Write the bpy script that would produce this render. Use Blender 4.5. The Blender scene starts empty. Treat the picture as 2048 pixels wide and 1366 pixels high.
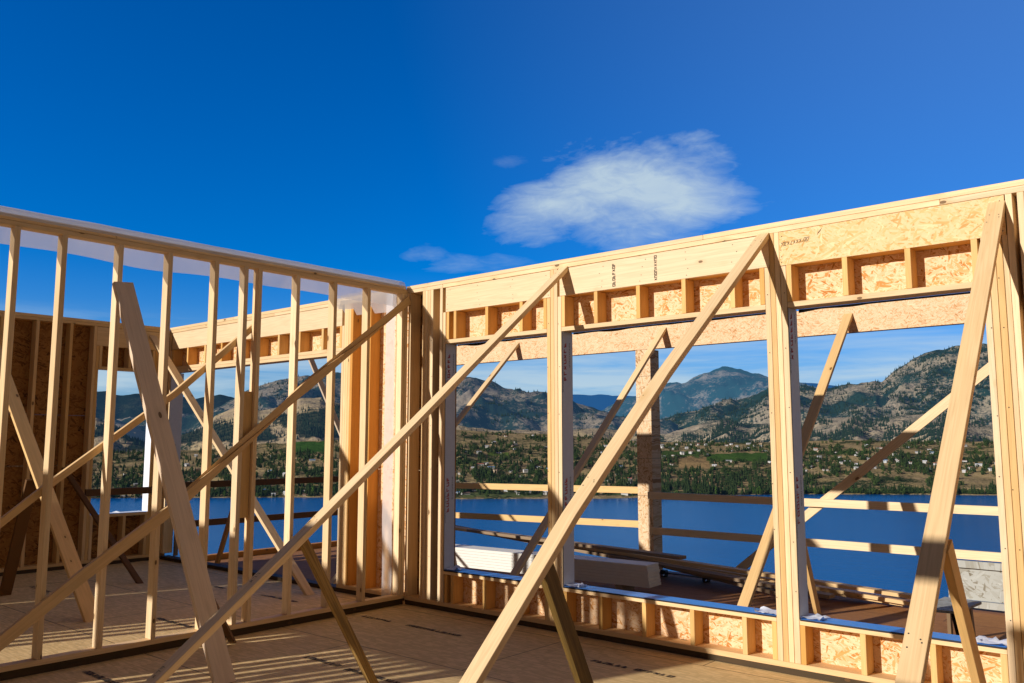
import bpy, math, random
from mathutils import Vector, Matrix, noise
random.seed(7)
S = bpy.context.scene
C = bpy.data.collections.new("site"); S.collection.children.link(C)
R = math.radians

# ------------------------------------------------------------------ node helpers
class NT:
    def __init__(s, name):
        s.m = bpy.data.materials.new(name); s.m.use_nodes = True
        s.t = s.m.node_tree; s.t.nodes.clear()
        s.out = s.n('ShaderNodeOutputMaterial')
    def n(s, kind, **kw):
        nd = s.t.nodes.new(kind)
        for k, v in kw.items():
            if k.startswith('_'): setattr(nd, k[1:], v)
        return nd
    def l(s, a, b): s.t.links.new(a, b)
    def val(s, sock, v):
        if hasattr(v, 'links') or isinstance(v, bpy.types.NodeSocket): s.l(v, sock)
        else: sock.default_value = v
    def math(s, op, a, b=None, c=None, clamp=False):
        nd = s.n('ShaderNodeMath'); nd.operation = op; nd.use_clamp = clamp
        s.val(nd.inputs[0], a)
        if b is not None: s.val(nd.inputs[1], b)
        if c is not None: s.val(nd.inputs[2], c)
        return nd.outputs[0]
    def mix(s, f, a, b, blend='MIX'):
        nd = s.n('ShaderNodeMix'); nd.data_type = 'RGBA'; nd.blend_type = blend
        s.val(nd.inputs[0], f); s.val(nd.inputs[6], a); s.val(nd.inputs[7], b)
        return nd.outputs[2]
    def ramp(s, f, stops, interp='LINEAR'):
        nd = s.n('ShaderNodeValToRGB'); nd.color_ramp.interpolation = interp
        e = nd.color_ramp.elements
        while len(e) < len(stops): e.new(0.5)
        for i, (p, c) in enumerate(stops):
            e[i].position = p; e[i].color = c if len(c) == 4 else (*c, 1)
        s.val(nd.inputs[0], f); return nd.outputs[0]
    def attr(s, name, out='Vector'):
        nd = s.n('ShaderNodeAttribute'); nd.attribute_name = name; return nd.outputs[out]
    def mapping(s, vec, scale=(1, 1, 1), rot=(0, 0, 0), loc=(0, 0, 0)):
        nd = s.n('ShaderNodeMapping'); s.l(vec, nd.inputs[0])
        nd.inputs['Scale'].default_value = scale; nd.inputs['Rotation'].default_value = rot
        nd.inputs['Location'].default_value = loc
        return nd.outputs[0]
    def noise(s, vec, scale=5, detail=3, rough=.5, dist=0, out=0):
        nd = s.n('ShaderNodeTexNoise'); s.l(vec, nd.inputs['Vector'])
        nd.inputs['Scale'].default_value = scale; nd.inputs['Detail'].default_value = detail
        nd.inputs['Roughness'].default_value = rough; nd.inputs['Distortion'].default_value = dist
        return nd.outputs[out]
    def voro(s, vec, scale=5, feature='F1', rnd=1):
        nd = s.n('ShaderNodeTexVoronoi'); nd.feature = feature; s.l(vec, nd.inputs['Vector'])
        nd.inputs['Scale'].default_value = scale; nd.inputs['Randomness'].default_value = rnd
        return nd
    def obj(s): return s.n('ShaderNodeTexCoord').outputs['Object']
    def done(s, col, rough=.7, bump=None, bstr=.3, bdist=.002, spec=.3, metal=0.0, alpha=None, trans=None):
        b = s.n('ShaderNodeBsdfPrincipled')
        s.val(b.inputs['Base Color'], col); s.val(b.inputs['Roughness'], rough)
        b.inputs['Specular IOR Level'].default_value = spec; b.inputs['Metallic'].default_value = metal
        if bump is not None:
            bn = s.n('ShaderNodeBump'); bn.inputs['Strength'].default_value = bstr
            bn.inputs['Distance'].default_value = bdist; s.l(bump, bn.inputs['Height'])
            s.l(bn.outputs[0], b.inputs['Normal'])
        s.l(b.outputs[0], s.out.inputs[0]); s.b = b
        return s.m

def wood(name, pale, deep, dark=(.16, .075, .02), knots=.55, streak=.5, contrast=1.0):
    t = NT(name); v = t.attr('bc'); tint = t.attr('tint', 'Fac')
    g1 = t.noise(t.mapping(v, (.55, 9, 9)), 1, 3, .55, .4)
    rings = t.math('SINE', t.math('MULTIPLY', g1, 55))
    rings = t.math('MULTIPLY_ADD', rings, .5, .5)
    fine = t.noise(t.mapping(v, (3, 160, 160)), 1, 3, .6)
    patch = t.noise(t.mapping(v, (1.3, 5, 5)), 1, 2, .5)
    col = t.mix(tint, (*pale, 1), (*deep, 1))
    k = t.math('MULTIPLY', rings, .34 * streak)
    col = t.mix(k, col, t.mix(.5, (*deep, 1), (*dark, 1)))
    col = t.mix(t.math('MULTIPLY', t.math('SUBTRACT', fine, .45, clamp=True), 1.1 * streak), col, (*dark, 1))
    col = t.mix(t.math('MULTIPLY', t.math('SUBTRACT', patch, .5, clamp=True), .9), col, (*deep, 1))
    bri = t.math('MULTIPLY_ADD', t.math('FRACT', t.math('MULTIPLY', tint, 7.31)), .20, .84)
    bv = t.n('ShaderNodeCombineColor')
    for i_ in range(3): t.l(bri, bv.inputs[i_])
    col = t.mix(1.0, col, bv.outputs[0], 'MULTIPLY')
    # knots
    vo = t.voro(t.mapping(v, (4.2, 8.5, 8.5)), 1)
    sep = t.n('ShaderNodeSeparateColor'); t.l(vo.outputs['Color'], sep.inputs[0])
    gate = t.math('GREATER_THAN', sep.outputs[0], 1 - knots)
    kd = t.math('MULTIPLY_ADD', sep.outputs[1], .085, .035)
    kn = t.math('MULTIPLY', t.math('LESS_THAN', vo.outputs['Distance'], kd), gate)
    halo = t.math('MULTIPLY', t.math('SUBTRACT', 1, t.math('DIVIDE', vo.outputs['Distance'], t.math('MULTIPLY', kd, 3.2)), clamp=True), gate)
    col = t.mix(t.math('MULTIPLY', halo, .55), col, (*[a * .75 for a in deep], 1))
    col = t.mix(t.math('MULTIPLY', kn, .85), col, (*[a * .8 for a in dark], 1))
    rg = t.math('MULTIPLY_ADD', fine, .25, .52)
    return t.done(col, rg, bump=fine, bstr=.35, bdist=.001, spec=.28)

def osb(name, pale, mid, dark, scale=1.0, lo=.0, ang=0, flakes=1.0):
    t = NT(name); v = t.attr('bc')
    w = t.noise(t.mapping(v, (3, 3, 3)), 1, 1, .5, 0, out=1)
    vv = t.n('ShaderNodeVectorMath'); vv.operation = 'MULTIPLY_ADD'
    t.l(w, vv.inputs[0]); vv.inputs[1].default_value = (.10, .10, 0); t.l(v, vv.inputs[2])
    best = None
    for i, (rz, sx, sy) in enumerate([(12, 7, 42), (-28, 8, 40), (48, 11, 48), (-70, 12, 46), (2, 13, 75), (30, 17, 80)]):
        vo = t.voro(t.mapping(vv.outputs[0], (sx * scale, sy * scale, 3), (0, 0, 0)) if False else
                    t.mapping(t.mapping(vv.outputs[0], (1, 1, .01), (0, 0, R(rz + ang)), (i * 3.7, i * 1.9, 0)), (sx * scale, sy * scale, 1)), 1)
        sp = t.n('ShaderNodeSeparateColor'); t.l(vo.outputs['Color'], sp.inputs[0])
        pr = t.math('MULTIPLY', sp.outputs[0], 1 if i < 4 else .93)
        if best is None: best, tone, edge = pr, sp.outputs[1], vo.outputs['Distance']
        else:
            g = t.math('GREATER_THAN', pr, best)
            mx = t.n('ShaderNodeMix'); mx.data_type = 'FLOAT'; t.l(g, mx.inputs[0]); t.l(tone, mx.inputs[2]); t.l(sp.outputs[1], mx.inputs[3]); tone = mx.outputs[0]
            mx = t.n('ShaderNodeMix'); mx.data_type = 'FLOAT'; t.l(g, mx.inputs[0]); t.l(edge, mx.inputs[2]); t.l(vo.outputs['Distance'], mx.inputs[3]); edge = mx.outputs[0]
            best = t.math('MAXIMUM', pr, best)
    big = t.noise(t.mapping(v, (4, 4, 4)), 1, 3, .5)
    f = t.math('ADD', tone, t.math('MULTIPLY_ADD', big, .5 , -.25))
    midl = tuple((a * .45 + b * .55) for a, b in zip(pale, mid))
    col = t.ramp(f, [(0, (*dark, 1)), (.13, (*mid, 1)), (.30, (*midl, 1)), (.55, (*pale, 1)), (.85, (*pale, 1)), (1, tuple(min(1, a * 1.15) for a in pale) + (1,))])
    fine = t.noise(t.mapping(v, (40, 120, 40)), 1, 3, .6)
    col = t.mix(t.math('MULTIPLY', fine, .30), col, (*mid, 1))
    return t.done(col, .72, bump=t.math('ADD', tone, fine), bstr=.35, bdist=.0015, spec=.25)

def flat(name, col, rough=.6, var=.12, scale=8, spec=.3, metal=0, bump=.15):
    t = NT(name); o = t.obj()
    n1 = t.noise(o, scale, 5, .6)
    c = t.mix(t.math('MULTIPLY_ADD', n1, 2, -.6, clamp=True), (*[a * (1 - var) for a in col], 1), (*[min(1, a * (1 + var)) for a in col], 1))
    return t.done(c, rough, bump=n1, bstr=bump, bdist=.004, spec=spec, metal=metal)

M = {}
M['pine'] = wood('pine_lumber', (.93, .70, .42), (.74, .44, .145), streak=.5, knots=.45)
M['pine_cripple'] = wood('bounce_tinted_pine', (.88, .57, .225), (.74, .38, .085), knots=.4, streak=.45)  # orange of the header recesses: bounced light put into the wood colour
M['pine_header'] = wood('pine_plank', (.86, .64, .39), (.77, .51, .24), knots=.55, streak=.5)
M['pine_brown'] = wood('brown_plank', (.40, .29, .18), (.30, .20, .11), streak=.9)  # darker, browner version of the pine
M['pine_grey'] = wood('grey_plank', (.84, .65, .46), (.68, .49, .31), streak=.5)
M['stained'] = wood('stained_stake', (.46, .28, .08), (.11, .05, .012), dark=(.02, .01, .004), knots=1.0, streak=1.4)
M['stake_shade'] = wood('shade_darkened_stake', (.16, .095, .02), (.07, .035, .008), dark=(.015, .008, .003), knots=.6, streak=1.2)  # near black because the shade on the stake's side is painted in
M['fir'] = wood('orange_fir', (.72, .34, .065), (.58, .24, .035), streak=.5)
M['dark_plate'] = wood('treated_plate', (.055, .035, .012), (.035, .022, .008), streak=.8)
M['shade_brown_wood'] = wood('shade_brown_wood', (.16, .075, .022), (.11, .05, .015), streak=.8)  # dark brown includes the shade on the rails' near faces
M['osb'] = osb('strand_board', (.84, .60, .36), (.68, .32, .09), (.42, .15, .02), 1.7)
M['osb_plain'] = osb('strand_board_face', (.82, .58, .31), (.74, .44, .155), (.56, .30, .09), 1.6)
M['osb_beam'] = osb('strand_beam', (.82, .57, .345), (.68, .38, .17), (.46, .20, .06), 2.3)
M['osb_shade'] = osb('shaded_strand_board', (.36, .165, .04), (.20, .08, .014), (.07, .025, .004), 1.0)  # darker copy of the strand board, with shade put into its colour
M['osb_post'] = osb('strand_post', (.78, .58, .36), (.58, .34, .15), (.34, .16, .05), 1.6, ang=0)
M['osb_grey'] = osb('weathered_board', (.42, .42, .37), (.30, .28, .22), (.17, .14, .09), .8)

# sheet goods on the floor
def floor_mat(name, a, b, c, joint):
    t = NT(name); o = t.obj()
    st = t.noise(t.mapping(o, (5, 60, 1)), 1, 4, .65, .3)
    st2 = t.noise(t.mapping(o, (40, 6, 1)), 1, 3, .6, .5)
    bg = t.noise(t.mapping(o, (.9, .9, 1)), 1, 5, .6)
    col = t.mix(t.math('MULTIPLY_ADD', st, 2.2, -.6, clamp=True), (*a, 1), (*b, 1))
    col = t.mix(t.math('MULTIPLY_ADD', st2, 2.4, -1.1, clamp=True), col, (*b, 1))
    col = t.mix(t.math('MULTIPLY_ADD', bg, 2.0, -.8, clamp=True), col, (*c, 1))
    vo = t.voro(t.mapping(o, (14, 45, 1), (0, 0, R(20))), 1)
    sp = t.n('ShaderNodeSeparateColor'); t.l(vo.outputs['Color'], sp.inputs[0])
    col = t.mix(t.math('MULTIPLY', t.math('GREATER_THAN', sp.outputs[0], .68), .20), col, (*[q * 1.35 for q in a], 1))
    br = t.n('ShaderNodeTexBrick'); t.l(t.mapping(o, (1, 1, 1), (0, 0, 0), joint), br.inputs['Vector'])
    br.inputs['Scale'].default_value = 1; br.inputs['Brick Width'].default_value = 2.44; br.inputs['Row Height'].default_value = 1.22
    br.inputs['Mortar Size'].default_value = .005; br.inputs['Mortar Smooth'].default_value = 0
    col = t.mix(t.math('MULTIPLY', br.outputs['Fac'], .75), col, (.07, .035, .015, 1))
    return t.done(col, .75, bump=t.math('SUBTRACT', st, br.outputs['Fac']), bstr=.3, bdist=.003, spec=.2)
M['subfloor'] = floor_mat('subfloor_board', (.82, .58, .28), (.50, .33, .13), (.66, .45, .19), (0.3, 0.17, 0))
M['deckfloor'] = floor_mat('deck_plywood', (.40, .18, .055), (.25, .10, .03), (.33, .15, .06), (0.8, .4, 0))

M['wrap'] = flat('white_housewrap', (.62, .64, .70), .45, .05, 30, .4)
M['wrap_bright'] = flat('housewrap_fold', (.85, .87, .92), .4, .05, 30, .4, bump=.5)
M['black_edge'] = flat('black_membrane', (.02, .02, .025), .5)
t = NT('blue_membrane'); o = t.obj(); n1 = t.noise(t.mapping(o, (6, 30, 1)), 1, 3, .5)
M['blue'] = t.done(t.mix(n1, (.05, .24, .66, 1), (.10, .36, .85, 1)), .28, bump=n1, bstr=.4, bdist=.004, spec=.6)
M['ink'] = flat('black_ink', (.03, .03, .028), .8)
M['ink_red'] = flat('red_ink', (.50, .06, .05), .8)
M['ink_soft'] = flat('faded_ink', (.10, .075, .05), .8)
M['white_board'] = flat('white_siding', (.78, .74, .64), .55, .04, 14)
M['steel'] = flat('galvanised_pipe', (.40, .46, .56), .35, .1, 20, metal=.7)
M['black_metal'] = flat('black_bracket', (.02, .02, .02), .4)
M['chrome'] = flat('steel_knob', (.5, .5, .5), .25, metal=.9)
M['tag'] = flat('pale_tag', (.70, .68, .62), .6)

t = NT('clear_plastic'); o = t.obj()
n1 = t.noise(t.mapping(o, (7, 2, 1.5)), 1, 2, .5, .3)
d = t.n('ShaderNodeBsdfDiffuse'); d.inputs[0].default_value = (.93, .94, .95, 1)
tl = t.n('ShaderNodeBsdfTranslucent'); tl.inputs[0].default_value = (.85, .88, .92, 1)
gl = t.n('ShaderNodeBsdfGlossy'); gl.inputs[0].default_value = (1, 1, 1, 1); gl.inputs[1].default_value = .25
tr = t.n('ShaderNodeBsdfTransparent'); tr.inputs[0].default_value = (.96, .97, 1, 1)
bn = t.n('ShaderNodeBump'); bn.inputs[0].default_value = .6; bn.inputs['Distance'].default_value = .02; t.l(n1, bn.inputs['Height'])
for q in (d, tl, gl): t.l(bn.outputs[0], q.inputs['Normal'])
m1 = t.n('ShaderNodeMixShader'); m1.inputs[0].default_value = .5; t.l(d.outputs[0], m1.inputs[1]); t.l(tl.outputs[0], m1.inputs[2])
m2 = t.n('ShaderNodeMixShader'); m2.inputs[0].default_value = .15; t.l(m1.outputs[0], m2.inputs[1]); t.l(gl.outputs[0], m2.inputs[2])
m3 = t.n('ShaderNodeMixShader'); t.l(t.math('MULTIPLY_ADD', n1, .16, .62), m3.inputs[0]); t.l(tr.outputs[0], m3.inputs[1]); t.l(m2.outputs[0], m3.inputs[2])
t.l(m3.outputs[0], t.out.inputs[0]); M['plastic'] = t.m

# ------------------------------------------------------------------ mesh builder
class MB:
    def __init__(s): s.v = []; s.f = []; s.bc = []; s.ti = []; s.mi = []
    def _add(s, vs, fs, bcs, tint, mi=0):
        o = len(s.v); s.v += vs; s.bc += bcs; s.ti += [tint] * len(vs)
        s.f += [tuple(i + o for i in f) for f in fs]; s.mi += [mi] * len(fs)
    def box(s, x0, x1, y0, y1, z0, z1, axis=None, tint=None, world=False, mi=0):
        ext = (x1 - x0, y1 - y0, z1 - z0)
        if axis is None: axis = max(range(3), key=lambda i: ext[i])
        oth = [i for i in range(3) if i != axis]
        off = Vector((random.random() * 20, random.random() * 20, random.random() * 20))
        if tint is None: tint = random.random() ** 1.3
        vs, bcs = [], []
        for z in (z0, z1):
            for y in (y0, y1):
                for x in (x0, x1):
                    p = (x, y, z); vs.append(p)
                    bcs.append(Vector((p[axis], p[oth[0]], p[oth[1]])) if world else Vector((p[axis], p[oth[0]], p[oth[1]])) + off)
        s._add(vs, [(0, 2, 3, 1), (4, 5, 7, 6), (0, 1, 5, 4), (2, 6, 7, 3), (0, 4, 6, 2), (1, 3, 7, 5)], bcs, tint, mi)
        return s
    def panel(s, plane, c, t_, a0, a1, z0, z1):
        """sheathing: bc = (horizontal, vertical, thickness)"""
        vs, bcs = [], []
        for z in (z0, z1):
            for k in (c, c + t_):
                for a in (a0, a1):
                    vs.append((a, k, z) if plane == 'y' else (k, a, z)); bcs.append(Vector((a, z, k * 8)))
        fs = [(0, 2, 3, 1), (4, 5, 7, 6), (0, 1, 5, 4), (2, 6, 7, 3), (0, 4, 6, 2), (1, 3, 7, 5)]
        if plane == 'x': fs = [tuple(reversed(f)) for f in fs]
        s._add(vs, fs, bcs, .5); return s
    def board(s, pts, w, t_, side, tint=None, cut=None, twist=0):
        """plank swept through pts; side = direction of its width"""
        P = [Vector(p) for p in pts]; sd = Vector(side).normalized()
        off = Vector((random.random() * 20, random.random() * 20, random.random() * 20))
        if tint is None: tint = random.random()
        vs, bcs, L = [], [], 0
        for i, p in enumerate(P):
            d = (P[min(i + 1, len(P) - 1)] - P[max(i - 1, 0)]).normalized()
            a = (sd - d * sd.dot(d)).normalized()
            if twist: a = Matrix.Rotation(twist * i / (len(P) - 1), 3, d) @ a
            n = d.cross(a).normalized()
            if cut and i in cut:   # end cut to a plane: slide vertices along d
                cn, cd = Vector(cut[i][0]), cut[i][1]
            for (u, q) in ((-.5, -.5), (.5, -.5), (.5, .5), (-.5, .5)):
                pt = p + a * (u * w) + n * (q * t_)
                if cut and i in cut:
                    den = d.dot(cn)
                    if abs(den) > .05: pt = pt + d * ((cd - pt.dot(cn)) / den)
                vs.append(tuple(pt)); bcs.append(Vector((L, u * w, q * t_)) + off)
            if i < len(P) - 1: L += (P[i + 1] - p).length
        fs = []
        for i in range(len(P) - 1):
            b = 4 * i
            for j in range(4):
                k = (j + 1) % 4
                fs.append((b + j, b + k, b + 4 + k, b + 4 + j))
        fs.append((3, 2, 1, 0)); e = 4 * (len(P) - 1); fs.append((e, e + 1, e + 2, e + 3))
        s._add(vs, fs, bcs, tint); return s
    def build(s, name, mat, parent=None, bevel=.0018, smooth=False):
        me = bpy.data.meshes.new(name); me.from_pydata(s.v, [], s.f)
        a = me.attributes.new('bc', 'FLOAT_VECTOR', 'POINT'); a.data.foreach_set('vector', [c for v in s.bc for c in v])
        a = me.attributes.new('tint', 'FLOAT', 'POINT'); a.data.foreach_set('value', s.ti)
        for m in (mat if isinstance(mat, (list, tuple)) else [mat]): me.materials.append(m)
        me.polygons.foreach_set('material_index', s.mi)
        if smooth: me.polygons.foreach_set('use_smooth', [True] * len(me.polygons))
        import bmesh
        bm = bmesh.new(); bm.from_mesh(me); bmesh.ops.recalc_face_normals(bm, faces=bm.faces); bm.to_mesh(me); bm.free()
        me.update()
        o = bpy.data.objects.new(name, me); C.objects.link(o)
        if parent: o.parent = parent; o.matrix_parent_inverse = Matrix.Translation(-parent.location)
        if bevel:
            b = o.modifiers.new('edge', 'BEVEL'); b.width = bevel; b.segments = 1; b.limit_method = 'ANGLE'
        return o

def tag(o, label, cat, group=None):
    o['label'] = label; o['category'] = cat
    if group: o['group'] = group
    return o
def thing(name, loc, label, cat, group=None):
    o = bpy.data.objects.new(name, None); C.objects.link(o); o.location = loc; o.empty_display_size = .2
    return tag(o, label, cat, group)
def struct(o): o['kind'] = 'structure'; return o
def piece(name, mat, parent, *a, **k):
    return MB().box(*a, **k).build(name, mat, parent)

F = -.04                    # subfloor level
DK = -.165                  # deck level outside
TOP, T2, T1 = 3.143, 3.105, 3.067
P = M['pine']

# ------------------------------------------------------------------ wall B right : window wall, face at y = 0
W = .14
wb = thing('stud_wall', (2.7, 0, F), 'long sunlit timber wall framed around three large window openings facing the lake', 'wall')
def topplates(par, x0, x1, y0, y1, splits, upper=None):
    xs = [x0] + splits[0] + [x1]
    for a, b in zip(xs, xs[1:]): piece('top_plate', P, par, a + .001, b - .001, y0 + .001, y1 - .001, T1 + .0005, T2 - .0005, axis=0, tint=random.uniform(0, .5))
    xs = [x0] + splits[1] + [x1]
    for a, b in zip(xs, xs[1:]): piece('top_plate', P, par, a + .001, b - .001, y0 - .001, y1 - .002, T2 + .001, TOP, axis=0, tint=random.uniform(0, .4))
topplates(wb, -.03, 7.6, 0, W, ([.5, 5.05], [3.36]))
def plates_y(par, x0, x1, y0, y1, zb=.0):
    piece('bottom_plate', P, par, x0, x1, y0, y1, .005 + zb, .043 + zb, tint=.6)
    piece('treated_plate', M['dark_plate'], par, x0 + .004, x1 - .004, y0 + .006, y1 - .004, F, .004 + zb)
plates_y(wb, .0, 7.6, 0, W)
def stud(par, x, z0=.043, z1=T1, y0=0, y1=W, w=.038, mat=None, name='stud', tint=None):
    return piece(name, mat or P, par, x, x + w - .0012, y0 + random.uniform(0, .0015), y1 - .002, z0 + .0005, z1 - .0005, axis=2, tint=tint)
stud(wb, .004)
for x in (.214, .2525, .291, .3295): stud(wb, x)
stud(wb, .464)
stud(wb, .508, z1=2.82)
# post 1
stud(wb, 1.815, z1=2.818); stud(wb, 1.8555); stud(wb, 1.894); stud(wb, 1.9345, z1=2.818, w=.040)
# post 2
stud(wb, 3.848, z1=2.818, w=.040); stud(wb, 3.889); stud(wb, 3.928); stud(wb, 3.968, z1=2.812, w=.043)
# right pack
for x in (5.268, 5.3075, 5.347): stud(wb, x, z1=2.815)
stud(wb, 5.387, z1=2.815, w=.03); stud(wb, 5.418); stud(wb, 5.482); stud(wb, 5.521); stud(wb, 5.93); stud(wb, 6.33); stud(wb, 6.74); stud(wb, 7.15); stud(wb, 7.56)
# headers
Ph = M['pine_header']
piece('header', Ph, wb, .544, 1.8545, .0, .038, 2.82, 3.062, axis=0, tint=.25)
piece('header', Ph, wb, 1.958, 3.8875, .0, .038, 2.82, 3.062, axis=0, tint=.1)
for a, b in ((.544, 1.8545), (1.958, 3.8875)):
    piece('header_core', M['pine_cripple'], wb, a + .004, b - .004, .0395, .137, 2.822, 3.060, axis=0, tint=.9)
MB().panel('y', .0, .012, 3.967, 5.412, 2.815, 3.064).build('header_face', M['osb_plain'], wb, bevel=.001)
piece('header_core', M['pine_cripple'], wb, 3.967, 5.41, .0135, .137, 2.816, 3.062, axis=0, tint=.9)
# lower head plates, sills
for a, b in ((.547, 1.814), (1.976, 3.847), (4.0125, 5.267)):
    piece('head_plate', P, wb, a, b, 0, W - .002, 2.508, 2.545, axis=0, tint=.3)
    piece('rough_sill', P, wb, a, b, 0, W - .002, .303, .339, axis=0, tint=.4)
def cripples(xs, z0, z1, tints=None):
    for x in xs: stud(wb, x, z0, z1, name='cripple_stud', mat=M['pine_cripple'])
cripples((.555, .655, 1.073, 1.496, 1.776), 2.546, 2.819)
cripples((1.9765, 2.323, 2.743, 3.161, 3.573, 3.808), 2.546, 2.819)
cripples((4.0125, 4.409, 4.818, 5.212), 2.546, 2.815)
cripples((.56, .643, 1.055, 1.46, 1.775), .043, .3025)
cripples((1.9765, 2.335, 2.747, 3.166, 3.586, 3.8095), .043, .3025)
cripples((4.0125, 4.414, 4.838, 5.229), .043, .3025)
# sheathing, in panels with thin gaps
sh = M['osb']
def sheet(par, plane, c, a0, a1, z0, z1, mat=None):
    return MB().panel(plane, c, .011, a0, a1, z0, z1).build('sheathing_panel', mat or sh, par, bevel=0)
for z0, z1 in ((F, 1.262), (1.266, 1.890), (1.894, TOP - .02)): sheet(wb, 'y', W + .001, -.03, .553, z0, z1, M['osb_shade'])
for a, b in ((.555, 1.95), (1.953, 4.0), (4.003, 5.275)): sheet(wb, 'y', W + .001, a, b, 2.509, TOP - .02)
for a, b in ((.555, 1.95), (1.953, 4.0), (4.003, 5.275)): sheet(wb, 'y', W + .001, a, b, F, .337)
for a, b in ((1.81, 1.974), (3.85, 4.012)): sheet(wb, 'y', W + .001, a, b, .339, 2.507)
sheet(wb, 'y', W + .001, 5.278, 7.6, F, TOP - .02)

def glyphs(par, name, mat, origin, du, dv, length, height, n, seed, slant=.25, thick=.18):
    """rows of small pen or stamp strokes lying just on a surface"""
    rr = random.Random(seed); O = Vector(origin); du = Vector(du); dv = Vector(dv); nrm = du.cross(dv).normalized()
    mb = MB(); cw = length / n
    def bar(u0, v0, u1, v1, th):
        a = O + du * u0 + dv * v0; b = O + du * u1 + dv * v1; d = (b - a)
        if d.length < 1e-5: return
        s_ = d.normalized().cross(nrm) * th / 2
        vs = [tuple(q) for q in (a - s_, b - s_, b + s_, a + s_)]
        mb._add(vs, [(0, 1, 2, 3)], [Vector((0, 0, 0))] * 4, .5)
    for i in range(n):
        u = i * cw; w_ = cw * .62; th = height * thick
        k = rr.randrange(6); sl = slant * height
        if k != 5: bar(u + 0, 0, u + sl, height, th)
        if k in (0, 1, 4): bar(u + sl, height - th / 2, u + sl + w_, height - th / 2, th)
        if k in (0, 2, 3): bar(u, th / 2, u + w_, th / 2, th)
        if k in (1, 3): bar(u + sl * .5, height * .5, u + sl * .5 + w_ * .8, height * .5, th)
        if k in (0, 4): bar(u + w_, 0, u + w_ + sl, height, th)
        if k == 5: bar(u, height * .1, u + w_, height * .9, th); bar(u + w_, height * .1, u, height * .9, th)
    return mb.build(name, mat, par, bevel=0)

def jamb(par, x, z0, z1, seed, face=1, depth=.155):
    j = piece('house_wrap', M['wrap'], par, x, x + .003, .004, depth, z0, z1, world=True)
    piece('membrane_edge', M['black_edge'], j, x, x + .0045, -.002, .003, z0, z1)
    rr = random.Random(seed)
    z = z0 + .55
    for k in range(2):
        zz = z + k * 1.15 + rr.uniform(-.05, .1)
        if zz + .34 > z1: break
        glyphs(j, 'printed_text', M['ink_red'], (x + .0042, .028, zz), (0, 0, 1), (0, 1, 0), .34, .034, 7, seed + k, thick=.26)
        glyphs(j, 'printed_text', M['ink'], (x + .0042, .100, zz + .12), (0, 0, 1), (0, 1, 0), .22, .014, 14, seed + 9 + k)
        glyphs(j, 'printed_text', M['ink'], (x + .0042, .008, zz - .1), (0, 0, 1), (0, 1, 0), .30, .010, 18, seed + 19 + k)
    return j
jamb(wb, .5475, .345, 2.506, 3); jamb(wb, 1.977, .345, 2.506, 11); jamb(wb, 4.0125, .345, 2.506, 23)

def flap(par, x0, x1, y0, y1, z, seed, name='wrap_fold'):
    """crumpled corner of wrap lying on the sill"""
    rr = random.Random(seed); mb = MB(); nx, ny = 9, 6; vs = []
    for j in range(ny):
        for i in range(nx):
            u = i / (nx - 1); v = j / (ny - 1)
            x = x0 + (x1 - x0) * u * (1 - .22 * abs(math.sin(v * 5 + seed))); y = y0 + (y1 - y0) * v
            h = .004 + .014 * noise.noise(Vector((u * 3 + seed, v * 2.5, 1))) ** 2 * 4 + (.022 if (i == nx - 1 and j == 1) else 0) + .006 * (rr.random())
            vs.append((x, y, z + h))
    fs = [(j * nx + i, j * nx + i + 1, (j + 1) * nx + i + 1, (j + 1) * nx + i) for j in range(ny - 1) for i in range(nx - 1)]
    mb._add(vs, fs, [Vector(v) for v in vs], .5)
    return mb.build(name, M['wrap_bright'], par, bevel=0, smooth=True)
for k, (a, b) in enumerate(((.552, 1.812), (1.981, 3.845), (4.017, 5.265))):
    sf = piece('sill_membrane', M['blue'], wb, a, b, -.003, .17, .3405, .344, world=True)
    piece('membrane_edge', M['black_edge'], sf, a, b, -.0055, -.0035, .332, .344)
    flap(sf, a, a + .17, .0, .15, .344, k * 5 + 1)
    flap(sf, b, b - .20, .0, .15, .344, k * 5 + 3)
# dark membrane lip under the heads
for a, b, s0 in ((.56, 1.80, 1), (1.99, 3.84, 2), (4.03, 5.25, 3)):
    mb = MB(); vs = []; n = 40
    for i in range(n + 1):
        x = a + (b - a) * i / n; dz = .012 + .018 * max(0, noise.noise(Vector((x * 3.1, s0, 0)))) * 2
        vs += [(x, .153, 2.508), (x, .156, 2.508 - dz)]
    mb._add(vs, [(2 * i, 2 * i + 2, 2 * i + 3, 2 * i + 1) for i in range(n)], [Vector(v) for v in vs], .5)
    mb.build('head_membrane', M['black_edge'], wb, bevel=0)
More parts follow.
